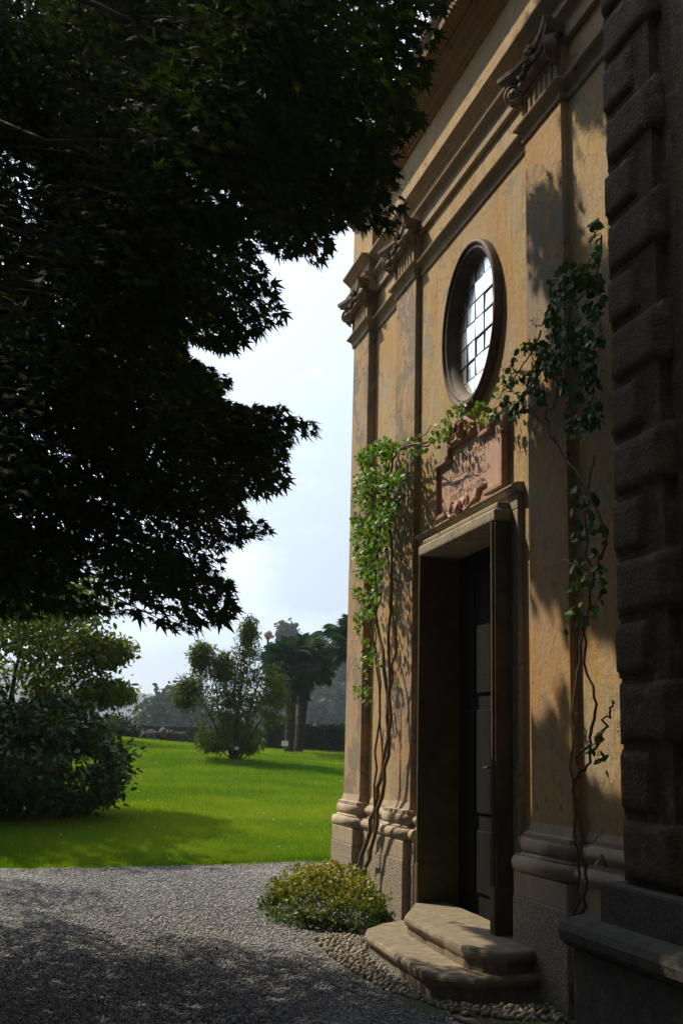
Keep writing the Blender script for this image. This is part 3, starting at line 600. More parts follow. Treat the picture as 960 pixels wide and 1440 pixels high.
# ------------------------------------------------------------------ steps
ST = thing('entrance_steps', 'two worn stone steps with canted corners in front of the chapel doorway', 'steps', (3.2, 9, 0))
def slab(name, poly, z0, z1, nose, riser_in, wear=.0):
    """nosed tread slab over a recessed riser"""
    def inset(p, d):
        c = np.mean(p, 0); return [tuple(np.array(q)+nrm(np.array(c)-q)*d) for q in p]
    dense = []
    for i in range(len(poly)):
        a = np.array(poly[i]); c = np.array(poly[(i+1) % len(poly)]); k = max(1, int(np.linalg.norm(c-a)/.12))
        for j in range(k):
            q = a+(c-a)*j/k; dense.append(tuple(q+(NR.normal(0, .004, 2) if q[0] < 3.4 else 0)))
    zt = z1-nose; prof = [(riser_in, z0), (riser_in, zt-.012), (.012, zt-.01), (0, zt+.008), (-.006, zt+nose*.5), (.004, z1-.012), (.02, z1)]
    bm = bmesh.new(); rg = []
    for d, z in prof:
        ring = inset(dense, d); rg.append([bm.verts.new((x, y, z+(wear*math.exp(-((y-9.0)/.5)**2) if z > zt+.02 else 0)*-1+.003*noise.noise(Vector((x*9, y*9, z))))) for x, y in ring])
    n = len(dense)
    for i in range(len(rg)-1):
        for q in range(n): bm.faces.new((rg[i][q], rg[i][(q+1) % n], rg[i+1][(q+1) % n], rg[i+1][q]))
    bm.faces.new(rg[-1]); bm.faces.new(rg[0][::-1]); bmesh.ops.triangulate(bm, faces=[f for f in bm.faces if len(f.verts) > 4]); return bobj(name, bm, 'step_stone', ST, smooth=False)
slab('lower_step', [(3.70, 10.45), (3.40, 10.42), (3.08, 10.2), (2.86, 9.92), (2.77, 9.62), (2.72, 8.05), (2.80, 7.80), (2.97, 7.66), (3.30, 7.74), (3.70, 7.76)], -.12, .125, .065, .035, .006)
slab('upper_step', [(3.75, 10.43), (3.46, 10.40), (3.18, 9.78), (3.10, 9.60), (3.04, 8.05), (3.10, 7.84), (3.24, 7.72), (3.42, 7.80), (3.75, 7.9)], .10, .275, .07, .035, .012)

# ------------------------------------------------------------------ cobbles beside the steps
cb = obj('cobble_border', [(x, y, -.075+.02*(y-7)+.012) for x, y in [(2.35, 10.3), (2.3, 9.2), (2.45, 8.0), (2.8, 7.2), (3.45, 7.0), (3.5, 7.6), (2.9, 7.7), (2.7, 8.1), (2.75, 9.5), (3.0, 10.2), (2.8, 10.6)]], [tuple(range(10, -1, -1))], 'soil', None, 'structure')
cpoly = [(2.46, 10.15), (2.42, 9.2), (2.5, 8.2), (2.78, 7.45), (3.42, 7.12), (3.46, 7.6), (2.95, 7.62), (2.74, 7.82), (2.68, 8.1), (2.70, 9.45), (2.95, 9.95), (2.8, 10.35)]
pts = []
for _ in range(14000):
    x, y = R.uniform(2.3, 3.5), R.uniform(7.0, 10.5)
    if inpoly([x], [y], cpoly)[0] and all((x-a)**2+((y-b_)*.8)**2 > .036**2 for a, b_ in pts): pts.append((x, y))
cms = []
for i in range(8):
    bm = ellip(bmesh.new(), (0, 0, 0), (.024*R.uniform(.8, 1.2), .016*R.uniform(.85, 1.3), .019), 8, 5, .07); me = bpy.data.meshes.new('cobble'); bm.to_mesh(me); bm.free(); me.materials.append(MAT['cobble_stone']); me.polygons.foreach_set('use_smooth', [True]*len(me.polygons)); cms.append(me)
for x, y in pts[:295]:
    o = bpy.data.objects.new('cobble', R.choice(cms)); COL.objects.link(o); o.parent = cb; o.location = (x, y, .02*(y-10.7)+.026+R.uniform(-.004, .006)); o.rotation_euler = (R.uniform(-.3, .3), R.uniform(-.3, .3), R.uniform(-.7, .7)+.5); s = R.uniform(.8, 1.25); o.scale = (s, s, s)
pts = pts[295:]
if pts:
    bm = bmesh.new()
    for x, y in pts: ellip(bm, (x, y, .02*(y-10.7)+.026), (.03, .022, .02), 8, 5, .1, Matrix.Rotation(R.uniform(0, 3), 3, 'Z'))
    bobj('cobble', bm, 'cobble_stone', cb, 'stuff', True)
def patch(name, cx, cy, rx, ry, mt, dz=.012, seed=0):
    n = 26; v = [(cx, cy, float(gz(cy))+dz+.012)]
    for i in range(n):
        t = 2*math.pi*i/n; r = 1+.35*noise.noise(Vector((math.cos(t)*1.5, math.sin(t)*1.5, seed+.5))); x = cx+rx*r*math.cos(t); y = cy+ry*r*math.sin(t); v.append((x, y, float(gz(y))+dz-.014))
    return obj(name, v, [(0, 1+i, 1+(i+1) % n) for i in range(n)], mt, None, 'structure', True)
patch('moss_patch', 2.62, 7.75, .14, .4, 'moss', .018, 1)
patch('moss_patch', 3.1, 7.15, .3, .12, 'moss', .022, 8)

# ------------------------------------------------------------------ rusticated neighbouring wing
NB = thing('stone_wing', 'dark building wing with rusticated quoin blocks at the right edge', 'building', (3.5, 4, 0))
box('wing_wall', 3.40, 5.5, -9, 6.20, -.3, 9.6, 'rustic_stone', NB)
box('wing_upper_strip', 3.375, 3.41, -9, 5.46, .9, 9.55, 'rustic_stone', NB, .01)
zs_ = [onX(862, y, 3.3)[2] for y in (1240, 1146, 1050, 957, 873, 786, 702, 620, 541, 458, 383, 303, 227, 150, 75, 5)]; top = zs_[-1]
zs_ += [top+.37*(i+1) for i in range(5)]
for i in range(len(zs_)-1):
    y1_ = 6.24+.01*R.uniform(-1, 1); y0_ = 5.60 if i % 2 == 0 else 5.84
    z0, z1 = zs_[i]+.014, zs_[i+1]-.014; bm = bmesh.new(); ny, nz = 9, 8; x0 = 3.345
    g_ = [[None]*(nz+1) for _ in range(ny+1)]
    for a_ in range(ny+1):
        for c_ in range(nz+1):
            u, w_ = a_/ny, c_/nz; e = min(u, 1-u)*(y1_-y0_); e2 = min(w_, 1-w_)*(z1-z0); r_ = .024
            f1 = math.sqrt(max(0, 1-(1-min(e/r_, 1))**2)); f2 = math.sqrt(max(0, 1-(1-min(e2/r_, 1))**2))
            pjx = .04*(f1*f2)+.006*noise.noise(Vector((u*5+i*3.1, w_*4, i)))
            g_[a_][c_] = bm.verts.new((x0-pjx, y0_+(y1_-y0_)*u, z0+(z1-z0)*w_))
    for a_ in range(ny):
        for c_ in range(nz): bm.faces.new((g_[a_][c_], g_[a_+1][c_], g_[a_+1][c_+1], g_[a_][c_+1]))
    # sides back to the wall
    bd = [g_[a_][0] for a_ in range(ny+1)]+[g_[ny][c_] for c_ in range(1, nz+1)]+[g_[a_][nz] for a_ in range(ny-1, -1, -1)]+[g_[0][c_] for c_ in range(nz-1, 0, -1)]
    bk = [bm.verts.new((3.45, v_.co.y, v_.co.z)) for v_ in bd]; n = len(bd)
    for q in range(n): bm.faces.new((bd[q], bk[q], bk[(q+1) % n], bd[(q+1) % n]))
    bm.faces.new(bk); bobj('quoin_block', bm, 'rustic_stone', NB, smooth=True)
    if i > 0: pass
box('quoin_backing', 3.338, 3.5, 5.66, 6.205, .9, 9.5, 'rustic_stone', NB)
# its stepped base with a rounded ledge
box('upper_plinth', 3.24, 3.45, -9, 6.36, .60, .90, 'dark_stone', NB, .02)
pr = [(3.5, .50), (3.17, .50), (3.14, .515), (3.105, .55), (3.10, .60), (3.12, .64), (3.17, .665), (3.26, .68), (3.5, .69)]
bobj('base_ledge', add_prism(bmesh.new(), pr, -9, 6.62), 'dark_stone', NB)
box('lower_plinth', 3.16, 3.5, -9, 6.56, -.3, .502, 'dark_stone', NB, .02)

# ------------------------------------------------------------------ climbing plants
def vine(name, label, stems, clusters, mt, n_parts, lsize, root):
    V = thing(name, label, 'climbing plant', root)
    for pts, r0, r1 in stems:
        q = wob(pts, .012, 5, len(pts)); bm = add_tube(bmesh.new(), q, list(np.linspace(r0, r1, len(q))), 6); bobj('stem', bm, 'vine_bark', V, smooth=True)
    P = []; 
    for poly, x0, x1, cnt in clusters:
        xs_, ys_ = [p[0] for p in poly], [p[1] for p in poly]; c = 0
        while c < cnt:
            a, b_ = R.uniform(min(xs_), max(xs_)), R.uniform(min(ys_), max(ys_))
            if not inpoly([a], [b_], poly)[0] or noise.noise(Vector((a*.05, b_*.05, 1.3))) < R.uniform(-.45, .1): continue
            P.append(onX(a, b_, R.uniform(x0, x1))); c += 1
    P = np.array(P); k = len(P); n = rdir(k)*.6+np.array([-.75, .15, .45]); d = rdir(k)*.8+np.array([-.1, 0, -.7]); s = lsize*(.55+.6*NR.random(k)); pick = NR.permutation(k)
    a, b_ = pick[:n_parts], pick[n_parts:]
    leaf_parts('leaf', LF_ROUND, P[a], d[a], n[a], s[a], mt, V)
    if len(b_): scatter('foliage', LF_ROUND, P[b_], d[b_], n[b_], s[b_], mt, V, 'stuff')
    return V
def S(px, X): return [onX(a, b_, X) for a, b_ in px]
vine('climbing_vine', 'leafy green creeper with bare twisted stems trained between the two far pilasters', [
    (S([(500, 1236), (520, 1170), (536, 1090), (545, 1010), (540, 930), (528, 860), (530, 780), (540, 700), (545, 630)], 3.43), .026, .012),
    (S([(515, 1232), (530, 1160), (545, 1060), (547, 980), (548, 880), (550, 800), (546, 700), (556, 640), (600, 622)], 3.40), .022, .010),
    (S([(505, 1236), (524, 1180), (528, 1080), (532, 960), (520, 880), (518, 780), (530, 660)], 3.42), .015, .008),
    (S([(530, 1150), (537, 1060), (534, 960), (526, 880), (535, 820), (520, 730)], 3.46), .010, .006),
    (S([(548, 980), (556, 900), (550, 820), (541, 740), (548, 650), (596, 622)], 3.47), .012, .006),
    (S([(520, 630), (560, 626), (600, 625), (618, 615)], 3.42), .011, .005),
    (S([(590, 625), (605, 600), (625, 612)], 3.36), .006, .003), (S([(505, 740), (495, 720)], 3.40), .004, .002), (S([(520, 720), (492, 700)], 3.40), .004, .002),
  ], [([(512, 625), (560, 620), (562, 700), (548, 740), (530, 850), (516, 905), (500, 900), (494, 800), (496, 700), (502, 650)], 3.28, 3.50, 2600),
      ([(500, 640), (540, 612), (575, 640), (560, 690), (515, 690)], 3.2, 3.4, 600),
      ([(540, 625), (600, 605), (640, 575), (655, 580), (620, 625), (590, 640), (545, 650)], 3.44, 3.54, 240),
      ([(492, 930), (522, 920), (520, 990), (496, 985)], 3.34, 3.44, 90), ([(500, 880), (530, 880), (535, 940), (515, 940)], 3.36, 3.46, 60),
      ([(622, 570), (660, 562), (690, 560), (700, 590), (660, 600), (625, 598)], 3.54, 3.62, 80)], 'vine_leaf', 290, .055, (3.42, 12.3, 0))
vine('climbing_vine', 'sparser dark creeper beside the near peeling pilaster, arching left over the oval window foot', [
    (S([(806, 1415), (812, 1330), (822, 1240), (815, 1180), (808, 1100), (820, 1080), (835, 1050), (850, 1020), (858, 1000), (862, 985)], 3.33), .013, .006),
    (S([(803, 1412), (808, 1320), (812, 1230), (806, 1150), (804, 1060), (808, 960), (820, 880), (830, 800), (822, 720), (835, 640)], 3.42), .010, .006),
    (S([(812, 1075), (830, 1030), (835, 980), (818, 900), (832, 820), (850, 760), (830, 690), (800, 650), (775, 610), (765, 585), (780, 560), (790, 500), (800, 440)], 3.38), .010, .006),
    (S([(800, 640), (770, 600), (740, 570), (715, 565), (690, 575), (660, 560)], 3.61), .008, .004), (S([(792, 590), (800, 560), (780, 540)], 3.34), .005, .003),
    (S([(760, 465), (745, 500), (720, 535), (700, 560)], 3.4), .007, .004), (S([(775, 430), (757, 460), (745, 452)], 3.36), .005, .003),
    (S([(845, 330), (838, 400), (810, 420), (780, 430)], 3.36), .007, .004), (S([(820, 800), (795, 790), (765, 800)], 3.34), .005, .002), (S([(850, 830), (825, 805), (800, 800)], 3.34), .006, .003),
    (S([(830, 1060), (815, 1010), (800, 1000)], 3.34), .005, .002), (S([(822, 1190), (838, 1180), (846, 1170)], 3.34), .004, .002)],
    [([(828, 305), (845, 305), (846, 400), (828, 400), (800, 410), (775, 385), (800, 360), (830, 370)], 3.30, 3.46, 130),
     ([(775, 385), (845, 395), (846, 520), (800, 560), (770, 540), (752, 480), (770, 440)], 3.30, 3.52, 520),
     ([(700, 530), (735, 480), (775, 460), (790, 520), (770, 560), (740, 580), (700, 590), (680, 575)], 3.40, 3.55, 300),
     ([(790, 560), (840, 520), (846, 600), (800, 620)], 3.32, 3.5, 110), ([(800, 680), (850, 700), (850, 860), (815, 880), (800, 800)], 3.32, 3.46, 120),
     ([(788, 860), (815, 850), (820, 885), (795, 885)], 3.32, 3.4, 14), ([(820, 1020), (850, 1000), (852, 1085), (825, 1060)], 3.30, 3.4, 14), ([(838, 1190), (856, 1190), (850, 1215), (838, 1210)], 3.30, 3.4, 5)], 'dark_vine_leaf', 280, .066, (3.4, 7.0, 0))

# ------------------------------------------------------------------ flowering clump against the wall
FC = thing('flowering_clump', 'low clump of yellow green leaves dotted with violet flowers at the foot of the wall', 'flowers', (2.9, 11.4, 0))
k = 9000; cx, cy = 2.86, 11.45
u = NR.normal(size=(k, 3)); u /= np.linalg.norm(u, axis=1)[:, None]; u[:, 2] = abs(u[:, 2]); rr = .80+.22*NR.random(k)
P = np.stack([cx+u[:, 0]*rr*.60, cy+u[:, 1]*rr*1.05, .02+u[:, 2]*rr*.40], 1)
bmp = np.array([noise.noise(Vector((p[0]*4, p[1]*3, p[2]*4))) for p in P]); P[:, 2] += bmp*.26*(P[:, 2] > .1); P[:, 0] += bmp*.14; P[:, 1] += bmp*.2
P = P[P[:, 0] < 3.5]; k = len(P); s = .022+.022*NR.random(k)
up = np.tile([-.2, .1, .8], (k, 1)); d = rdir(k)*.9+up*.4; n = up+rdir(k)*.7; rn = np.clip((P[:, 2]-.05)*1.6+.25*NR.random(k), 0, .999)
leaf_parts('leaf', LF_OVAL, P[:200], d[:200], n[:200], s[:200]*1.35, 'ground_cover_leaf', FC)
scatter('foliage', LF_OVAL, P[200:], d[200:], n[200:], s[200:]*1.2, 'ground_cover_leaf', FC, 'stuff', rnd=rn[200:])
j = NR.permutation(k)[:150]; scatter('flowers', OCT, P[j]+np.array([-.01, 0, .02]), rdir(150), rdir(150), .009+.006*NR.random(150), 'violet_petal', FC, 'stuff')
j = NR.permutation(k)[:130]; j = j[P[j, 2] > .15]; scatter('red_leaves', LF_OVAL, P[j]+np.array([-.01, 0, .01]), d[j], n[j], .035, 'red_leaf', FC, 'stuff')
bm = bmesh.new()
for _ in range(50):
    a = R.uniform(0, 6.28); q = R.uniform(.2, .8); add_tube(bm, [(cx+.2*q*math.cos(a), cy+.3*q*math.sin(a), -.02), (cx+.5*q*math.cos(a), cy+.9*q*math.sin(a), .3*(1-q*.5))], .004, 4)
bobj('stems', bm, 'vine_bark', FC, 'stuff')
LB = thing('plant_tag', 'small white label stuck between the far pilaster plinths', 'label', (3.40, 11.9, .1))
p = onX(519, 1241, 3.38); bm = bmesh.new(); add_box(bm, p[0]-.004, p[0]+.004, p[1]-.05, p[1]+.05, p[2]-.04, p[2]+.04, .002, 1); bobj('card', bm, 'white_paint', LB)
bobj('stake', add_tube(bmesh.new(), [(p[0]+.01, p[1], p[2]), (p[0]+.02, p[1]+.02, -.02)], .005, 5), 'iron', LB)

# ------------------------------------------------------------------ trees
def limb(bm, a, b_, r0, r1, amp=.06, n=5, seed=0):
    a = np.array(a, float); b_ = np.array(b_, float); L_ = np.linalg.norm(b_-a); rg = np.random.default_rng(seed)
    pts = [a]+[a+(b_-a)*i/n+rg.normal(0, amp*L_/n, 3) for i in range(1, n)]+[b_]; add_tube(bm, pts, list(np.linspace(r0, r1, n+1)), 7); return pts
# --- big maple whose crown hangs over the court
MP = thing('maple_tree', 'dark overhanging maple whose drooping leafy boughs fill the upper left', 'tree', (-3.6, 8.0, 0))
bm = bmesh.new(); trunk_pts = [(-3.6, 8.0, -.2), (-3.55, 8.0, 1.2), (-3.4, 8.1, 3.0), (-3.2, 8.2, 5.0), (-3.0, 8.3, 7.5), (-2.8, 8.3, 10)]
add_tube(bm, trunk_pts, [.42, .30, .26, .22, .14, .05], 12); bobj('trunk', bm, 'bark', MP, smooth=True)
CANOPY = [(-80, -80), (655, -80), (642, 0), (606, 55), (600, 105), (572, 130), (592, 168), (548, 205), (556, 285), (545, 322), (505, 322), (482, 298), (462, 335), (440, 366), (400, 358), (352, 345), (372, 385), (392, 408), (398, 448), (345, 466), (322, 492), (280, 486), (245, 470), (262, 500), (318, 528), (300, 556), (345, 570), (395, 570), (440, 598), (398, 622), (400, 660), (385, 692), (325, 696), (345, 722), (385, 738), (365, 765), (318, 762), (304, 792), (333, 818), (330, 862), (280, 885), (235, 885), (200, 862), (120, 858), (40, 868), (-80, 850)]
def shadow_ok(P):
    """True where a leaf does not darken a place that the photograph shows in the sun"""
    t = (3.6-P[:, 0]); Yw = P[:, 1]-t*SB; Zw = P[:, 2]-t*SCZ
    W_ = np.stack([np.full(len(P), 3.6), Yw, Zw], 1); wx, wy = proj(W_)
    onw = (Zw > .0) & (t > 0)
    lit = [(462, 1240), (480, 300), (560, 250), (760, 0), (800, 0), (730, 110), (740, 190), (740, 560), (735, 700), (742, 830), (760, 900), (745, 1130), (725, 1130), (700, 1400), (500, 1400)]
    bad = onw & (Yw > 6.3) & inpoly(wx, wy, lit)
    strip = [(803, 180), (842, 120), (842, 330), (803, 330)]; strip2 = [(806, 850), (860, 900), (860, 1090), (806, 1090)]; strip3 = [(745, 850), (790, 850), (800, 960), (760, 1030), (745, 1000)]
    strip4 = [(742, 195), (790, 110), (790, 230), (742, 290)]; strip5 = [(745, 420), (775, 400), (780, 560), (742, 520)]; 
    for s_ in (strip, strip2, strip3, strip4, strip5): bad |= onw & (Yw > 6.3) & inpoly(wx, wy, s_)
    tg = P[:, 2]/SUNV[2]; Xg = P[:, 0]-tg*SUNV[0]; Yg = P[:, 1]-tg*SUNV[1]; gx_, gy_ = proj(np.stack([Xg, Yg, gz(Yg)], 1))
    ong = (Xg < 3.5) & (Yg > 5.5)
    litg = [(190, 1236), (480, 1215), (520, 1240), (600, 1290), (710, 1330), (750, 1410), (640, 1400), (560, 1372), (470, 1345), (370, 1330), (250, 1318), (180, 1290), (165, 1262)]
    patch_ = [(95, 1290), (165, 1290), (160, 1308), (100, 1306)]
    for s_ in (litg, patch_): bad |= ong & inpoly(gx_, gy_, s_)
    litl = [(0, 1222), (60, 1180), (180, 1160), (250, 1160), (290, 1185), (300, 1230), (0, 1236)]
    # lawn in sun
    bad |= ong & (Yg > 15.2) & (gx_ > 250) & (gy_ > 1000) & (gy_ < 1225)
    return ~bad
# hidden leafy mass to the left / overhead plus the visible drooping boughs
branches = []
def canopy_depth(px, py):
    return 6.3+2.2*(py/900)+1.1*math.sin(px*.012+py*.007)
sprays = []
def good(p): return bool(shadow_ok(np.array([p]))[0])
# visible sprays
cnt = 0; tries = 0
while cnt < 5200 and tries < 120000:
    tries += 1; px_, py_ = R.uniform(-80, 660), R.uniform(-80, 890)
    if not inpoly([px_], [py_], CANOPY)[0]: continue
    hole = noise.noise(Vector((px_*.016, py_*.016, .7)))+.5*noise.noise(Vector((px_*.045, py_*.045, 2.7)))
    lim = -.23
    if 200 < px_ < 460 and 230 < py_ < 380: lim = -.05
    if px_ > 400 and py_ < 300: lim = -.12
    if hole < lim and R.random() < .97: continue
    Yd = canopy_depth(px_, py_)+R.uniform(-1.0, 1.6)
    p = onY(px_, py_, Yd)
    ex, ey = proj(p+np.array([.26, 0, -.02])); e2, e3 = proj(p+np.array([.12, 0, -.2]))
    if p[0] > 3.15 or not good(p) or not inpoly([ex, e2], [ey, e3], CANOPY).all(): continue
    sprays.append((p, .34)); cnt += 1
vis_n = len(sprays)
# fringe sprays along the silhouette, pointing outwards
fr = []
for i in range(4, len(CANOPY)-2):
    a = np.array(CANOPY[i]); b_ = np.array(CANOPY[i+1]); n_ = int(np.linalg.norm(b_-a)/7)
    for j in range(n_):
        q = a+(b_-a)*(j+R.random())/max(n_, 1); Yd = canopy_depth(q[0], q[1])+R.uniform(-.5, .5); p = onY(q[0]-R.uniform(22, 40), q[1]-R.uniform(0, 10), Yd)
        if p[0] < 3.2 and good(p): fr.append((p, .2))
base_fr = len(fr)
hid = []
WZ = [([(700, 1120), (745, 1125), (860, 1085), (860, 1440), (700, 1440)], 3.55, 500), ([(748, 260), (792, 240), (795, 430), (752, 420)], 3.58, 45), ([(745, 640), (800, 590), (802, 850), (750, 835)], 3.58, 110),
      ([(803, 330), (842, 330), (855, 850), (805, 850)], 3.62, 240), ([(745, 1020), (800, 970), (800, 1130), (745, 1130)], 3.58, 80), ([(740, 0), (850, 0), (842, 120), (790, 110), (745, 100)], 3.5, 170),
      ([(848, 0), (960, 0), (960, 1440), (862, 1440)], 3.3, 1500)]
def vis_free(p):
    x_, y_ = proj(p)
    return (not (p[1] > .5 and -25 < x_ < 985 and -30 < y_ < 1460)) or inpoly([x_], [y_], CANOPY)[0]
for poly, X_, cn_ in WZ:
    c_ = tr_ = 0
    while c_ < cn_ and tr_ < cn_*30:
        tr_ += 1; a_, b_ = R.uniform(min(q[0] for q in poly), max(q[0] for q in poly)), R.uniform(min(q[1] for q in poly), max(q[1] for q in poly))
        if not inpoly([a_], [b_], poly)[0]: continue
        p = onX(a_, b_, X_)+SUNV*R.uniform(2.5, 10)
        if p[2] > 15 or p[2] < 2.3 or p[0] > 2.9 or not vis_free(p) or not good(p): continue
        hid.append((p, .36)); c_ += 1
gpoly = [(0, 1245), (165, 1270), (180, 1300), (250, 1326), (370, 1338), (470, 1352), (560, 1380), (700, 1440), (0, 1440)]
c_ = 0
for _ in range(60000):
    a_, b_ = R.uniform(-200, 800), R.uniform(1245, 1700)
    if b_ < 1440 and not inpoly([a_], [b_], gpoly)[0] and a_ > 0: continue
    p = onZ(a_, b_, 0)+SUNV*R.uniform(3, 13)
    if p[2] < 2.4 or np.linalg.norm(p-EYE) < 2.6 or not vis_free(p) or not good(p): continue
    hid.append((p, .36)); c_ += 1
    if c_ > 1700: break
# crown out of frame (overhead and to the left): an ellipsoid shell with clumps
cnt = 0; tries = 0
while cnt < 3600 and tries < 120000:
    tries += 1; q = NR.normal(size=3); q /= np.linalg.norm(q); r_ = R.uniform(.55, 1.0)
    p = np.array([-2.6, 7.6, 6.6])+q*np.array([6.0, 5.8, 4.4])*r_
    if p[2] < 2.4 or p[0] > 3.0: continue
    if np.linalg.norm(p-EYE) < 2.6: continue
    x_, y_ = proj(p)
    if p[1] > 1 and -30 < x_ < 990 and -60 < y_ < 1460: continue
    if noise.noise(Vector(p*.7)) < -.22 or not good(p): continue
    hid.append((p, .36)); cnt += 1
allp = []; alld = []; alln = []; alls = []; fl = []
def spray(p, spread, droop=.2, outward=None, nl=11):
    base = np.array([-3.0, 8.2, p[2]+.8]); out_ = nrm(p-base) if outward is None else outward
    out_ = nrm(out_+NR.normal(0, .35, 3)+np.array([0, 0, -droop])); side = nrm(np.cross(out_, [0, 0, 1.])); upv = np.cross(side, out_)
    for j in range(nl):
        t = j/(nl-1); s_ = -1 if j % 2 else 1
        q = p+out_*(t-.5)*spread*1.5+side*s_*.05*R.uniform(.4, 1.6)+NR.normal(0, .02, 3)
        dd = nrm(out_*.8+side*s_*.75*(1-t*.7)+np.array([0, 0, -.35])+NR.normal(0, .18, 3)); nn = nrm(upv+NR.normal(0, .45, 3))
        allp.append(q); alld.append(dd); alln.append(nn); alls.append(.052+.03*R.random())
for p, s_ in sprays: spray(p, s_)
nv = len(allp)
for p, s_ in hid: spray(p, s_*1.4, nl=10)
for q in range(nv, len(alls)): alls[q] *= 1.55
for p, s_ in fr: spray(p, s_, .2, nrm(np.array([.9, -.15, -.05])), 8)
P = np.array(allp); D = np.array(alld); Nn = np.array(alln); Sz = np.array(alls)
px_a, py_a = proj(P+D*Sz[:, None]*.15); vis_a = (P[:, 1] > .5) & (px_a > -10) & (px_a < 970) & (py_a > -10) & (py_a < 1300); keep = shadow_ok(P) & (~vis_a | inpoly(px_a, py_a, CANOPY) | inpoly(px_a-7, py_a-3, CANOPY) | (px_a > 2000)); P, D, Nn, Sz = P[keep], D[keep], Nn[keep], Sz[keep]
edge = np.arange(len(P)-700, len(P)); NR.shuffle(edge); parts = edge[:295]; rest = np.setdiff1d(np.arange(len(P)), parts)
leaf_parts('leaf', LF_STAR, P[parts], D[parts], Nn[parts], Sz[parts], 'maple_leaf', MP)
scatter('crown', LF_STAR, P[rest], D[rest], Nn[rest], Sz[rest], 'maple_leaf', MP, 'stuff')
# boughs and twigs inside the crown
bi = NR.permutation(vis_n)[:70]
for j, i_ in enumerate([0]*0+list(bi[:22])):
    tgt = sprays[i_][0]; st = np.array(trunk_pts[3 if tgt[2] < 5 else 4]); bm = bmesh.new(); mid = (st+tgt)/2+np.array([0, 0, .5]); q = wob([st, mid, tgt], .05, 6, int(j)); qx, qy = proj(np.array(q))
    if (~inpoly(qx, qy-15, CANOPY) & (qx > -40) & (np.array(q)[:, 1] > 1)).any(): bm.free(); continue
    add_tube(bm, q, list(np.linspace(.06, .008, len(q))), 6)
    bobj('bough', bm, 'bark', MP, smooth=True)
bm = bmesh.new()
for p, s_ in sprays[:vis_n:7]+fr:
    d = nrm(np.array([1, .1, -.1])+NR.normal(0, .25, 3)); tx_, ty_ = proj(np.array([p-d*.5, p-d*.15, p+d*.10]))
    if not inpoly(tx_, ty_-4, CANOPY).all(): continue
    add_tube(bm, [p-d*.5, p-d*.15, p+d*.10], [.006, .004, .002], 4, False)
bobj('twigs', bm, 'bark', MP, 'stuff')

# generic leafy plant made of clumps
def clump_tree(name, label, cat, base, crown, T, mt, nclump, per, lsize, cr, trunk=None, group=None, drop=.2, shell=.5, flat=1., parts=0, stretch=None, clipf=None, stuff_name='crown'):
    Tn = thing(name, label, cat, base, group)
    if trunk:
        for pts, r0, r1 in trunk:
            q = wob(pts, .02, 4, int(r0*1000)); bobj('trunk', add_tube(bmesh.new(), q, list(np.linspace(r0, r1, len(q))), 8), 'bark', Tn, smooth=True)
    P = []; rn = []
    k = 0; tries = 0
    while k < nclump and tries < nclump*40:
        tries += 1; e = R.choice(crown); c = np.array(e[0]); r_ = np.array(e[1]); q = NR.normal(size=3); q /= np.linalg.norm(q); q *= R.uniform(shell, 1.)**.5
        p = c+q*r_
        if noise.noise(Vector(p*(1.1/ max(.4, cr*2.2)))) < -.28: continue
        if clipf and not clipf(p): continue
        m_ = int(per*R.uniform(.6, 1.4)); P.append(p+NR.normal(0, cr, (m_, 3))*np.array([1, 1, .6])); rn.append(np.clip(R.uniform(.1, .8)+.25*NR.normal(size=m_), 0, 1)); k += 1
    P = np.concatenate(P); rn = np.concatenate(rn); k = len(P); cc_ = np.mean([np.array(e[0]) for e in crown], 0); o_ = P-cc_; o_ /= np.linalg.norm(o_, axis=1)[:, None]+1e-6
    d = o_*.6+rdir(k)*.8+np.array([0, 0, -drop]); n = np.array([0, 0, .7])*flat+rdir(k)*.7+o_*.3; s = lsize*(.6+.7*NR.random(k))
    if parts:
        j = NR.permutation(k); leaf_parts('leaf', T, P[j[:parts]], d[j[:parts]], n[j[:parts]], s[j[:parts]], mt, Tn); j = j[parts:]; P, d, n, s, rn = P[j], d[j], n[j], s[j], rn[j]
    scatter(stuff_name, T, P, d, n, s, mt, Tn, 'stuff', rnd=rn); return Tn
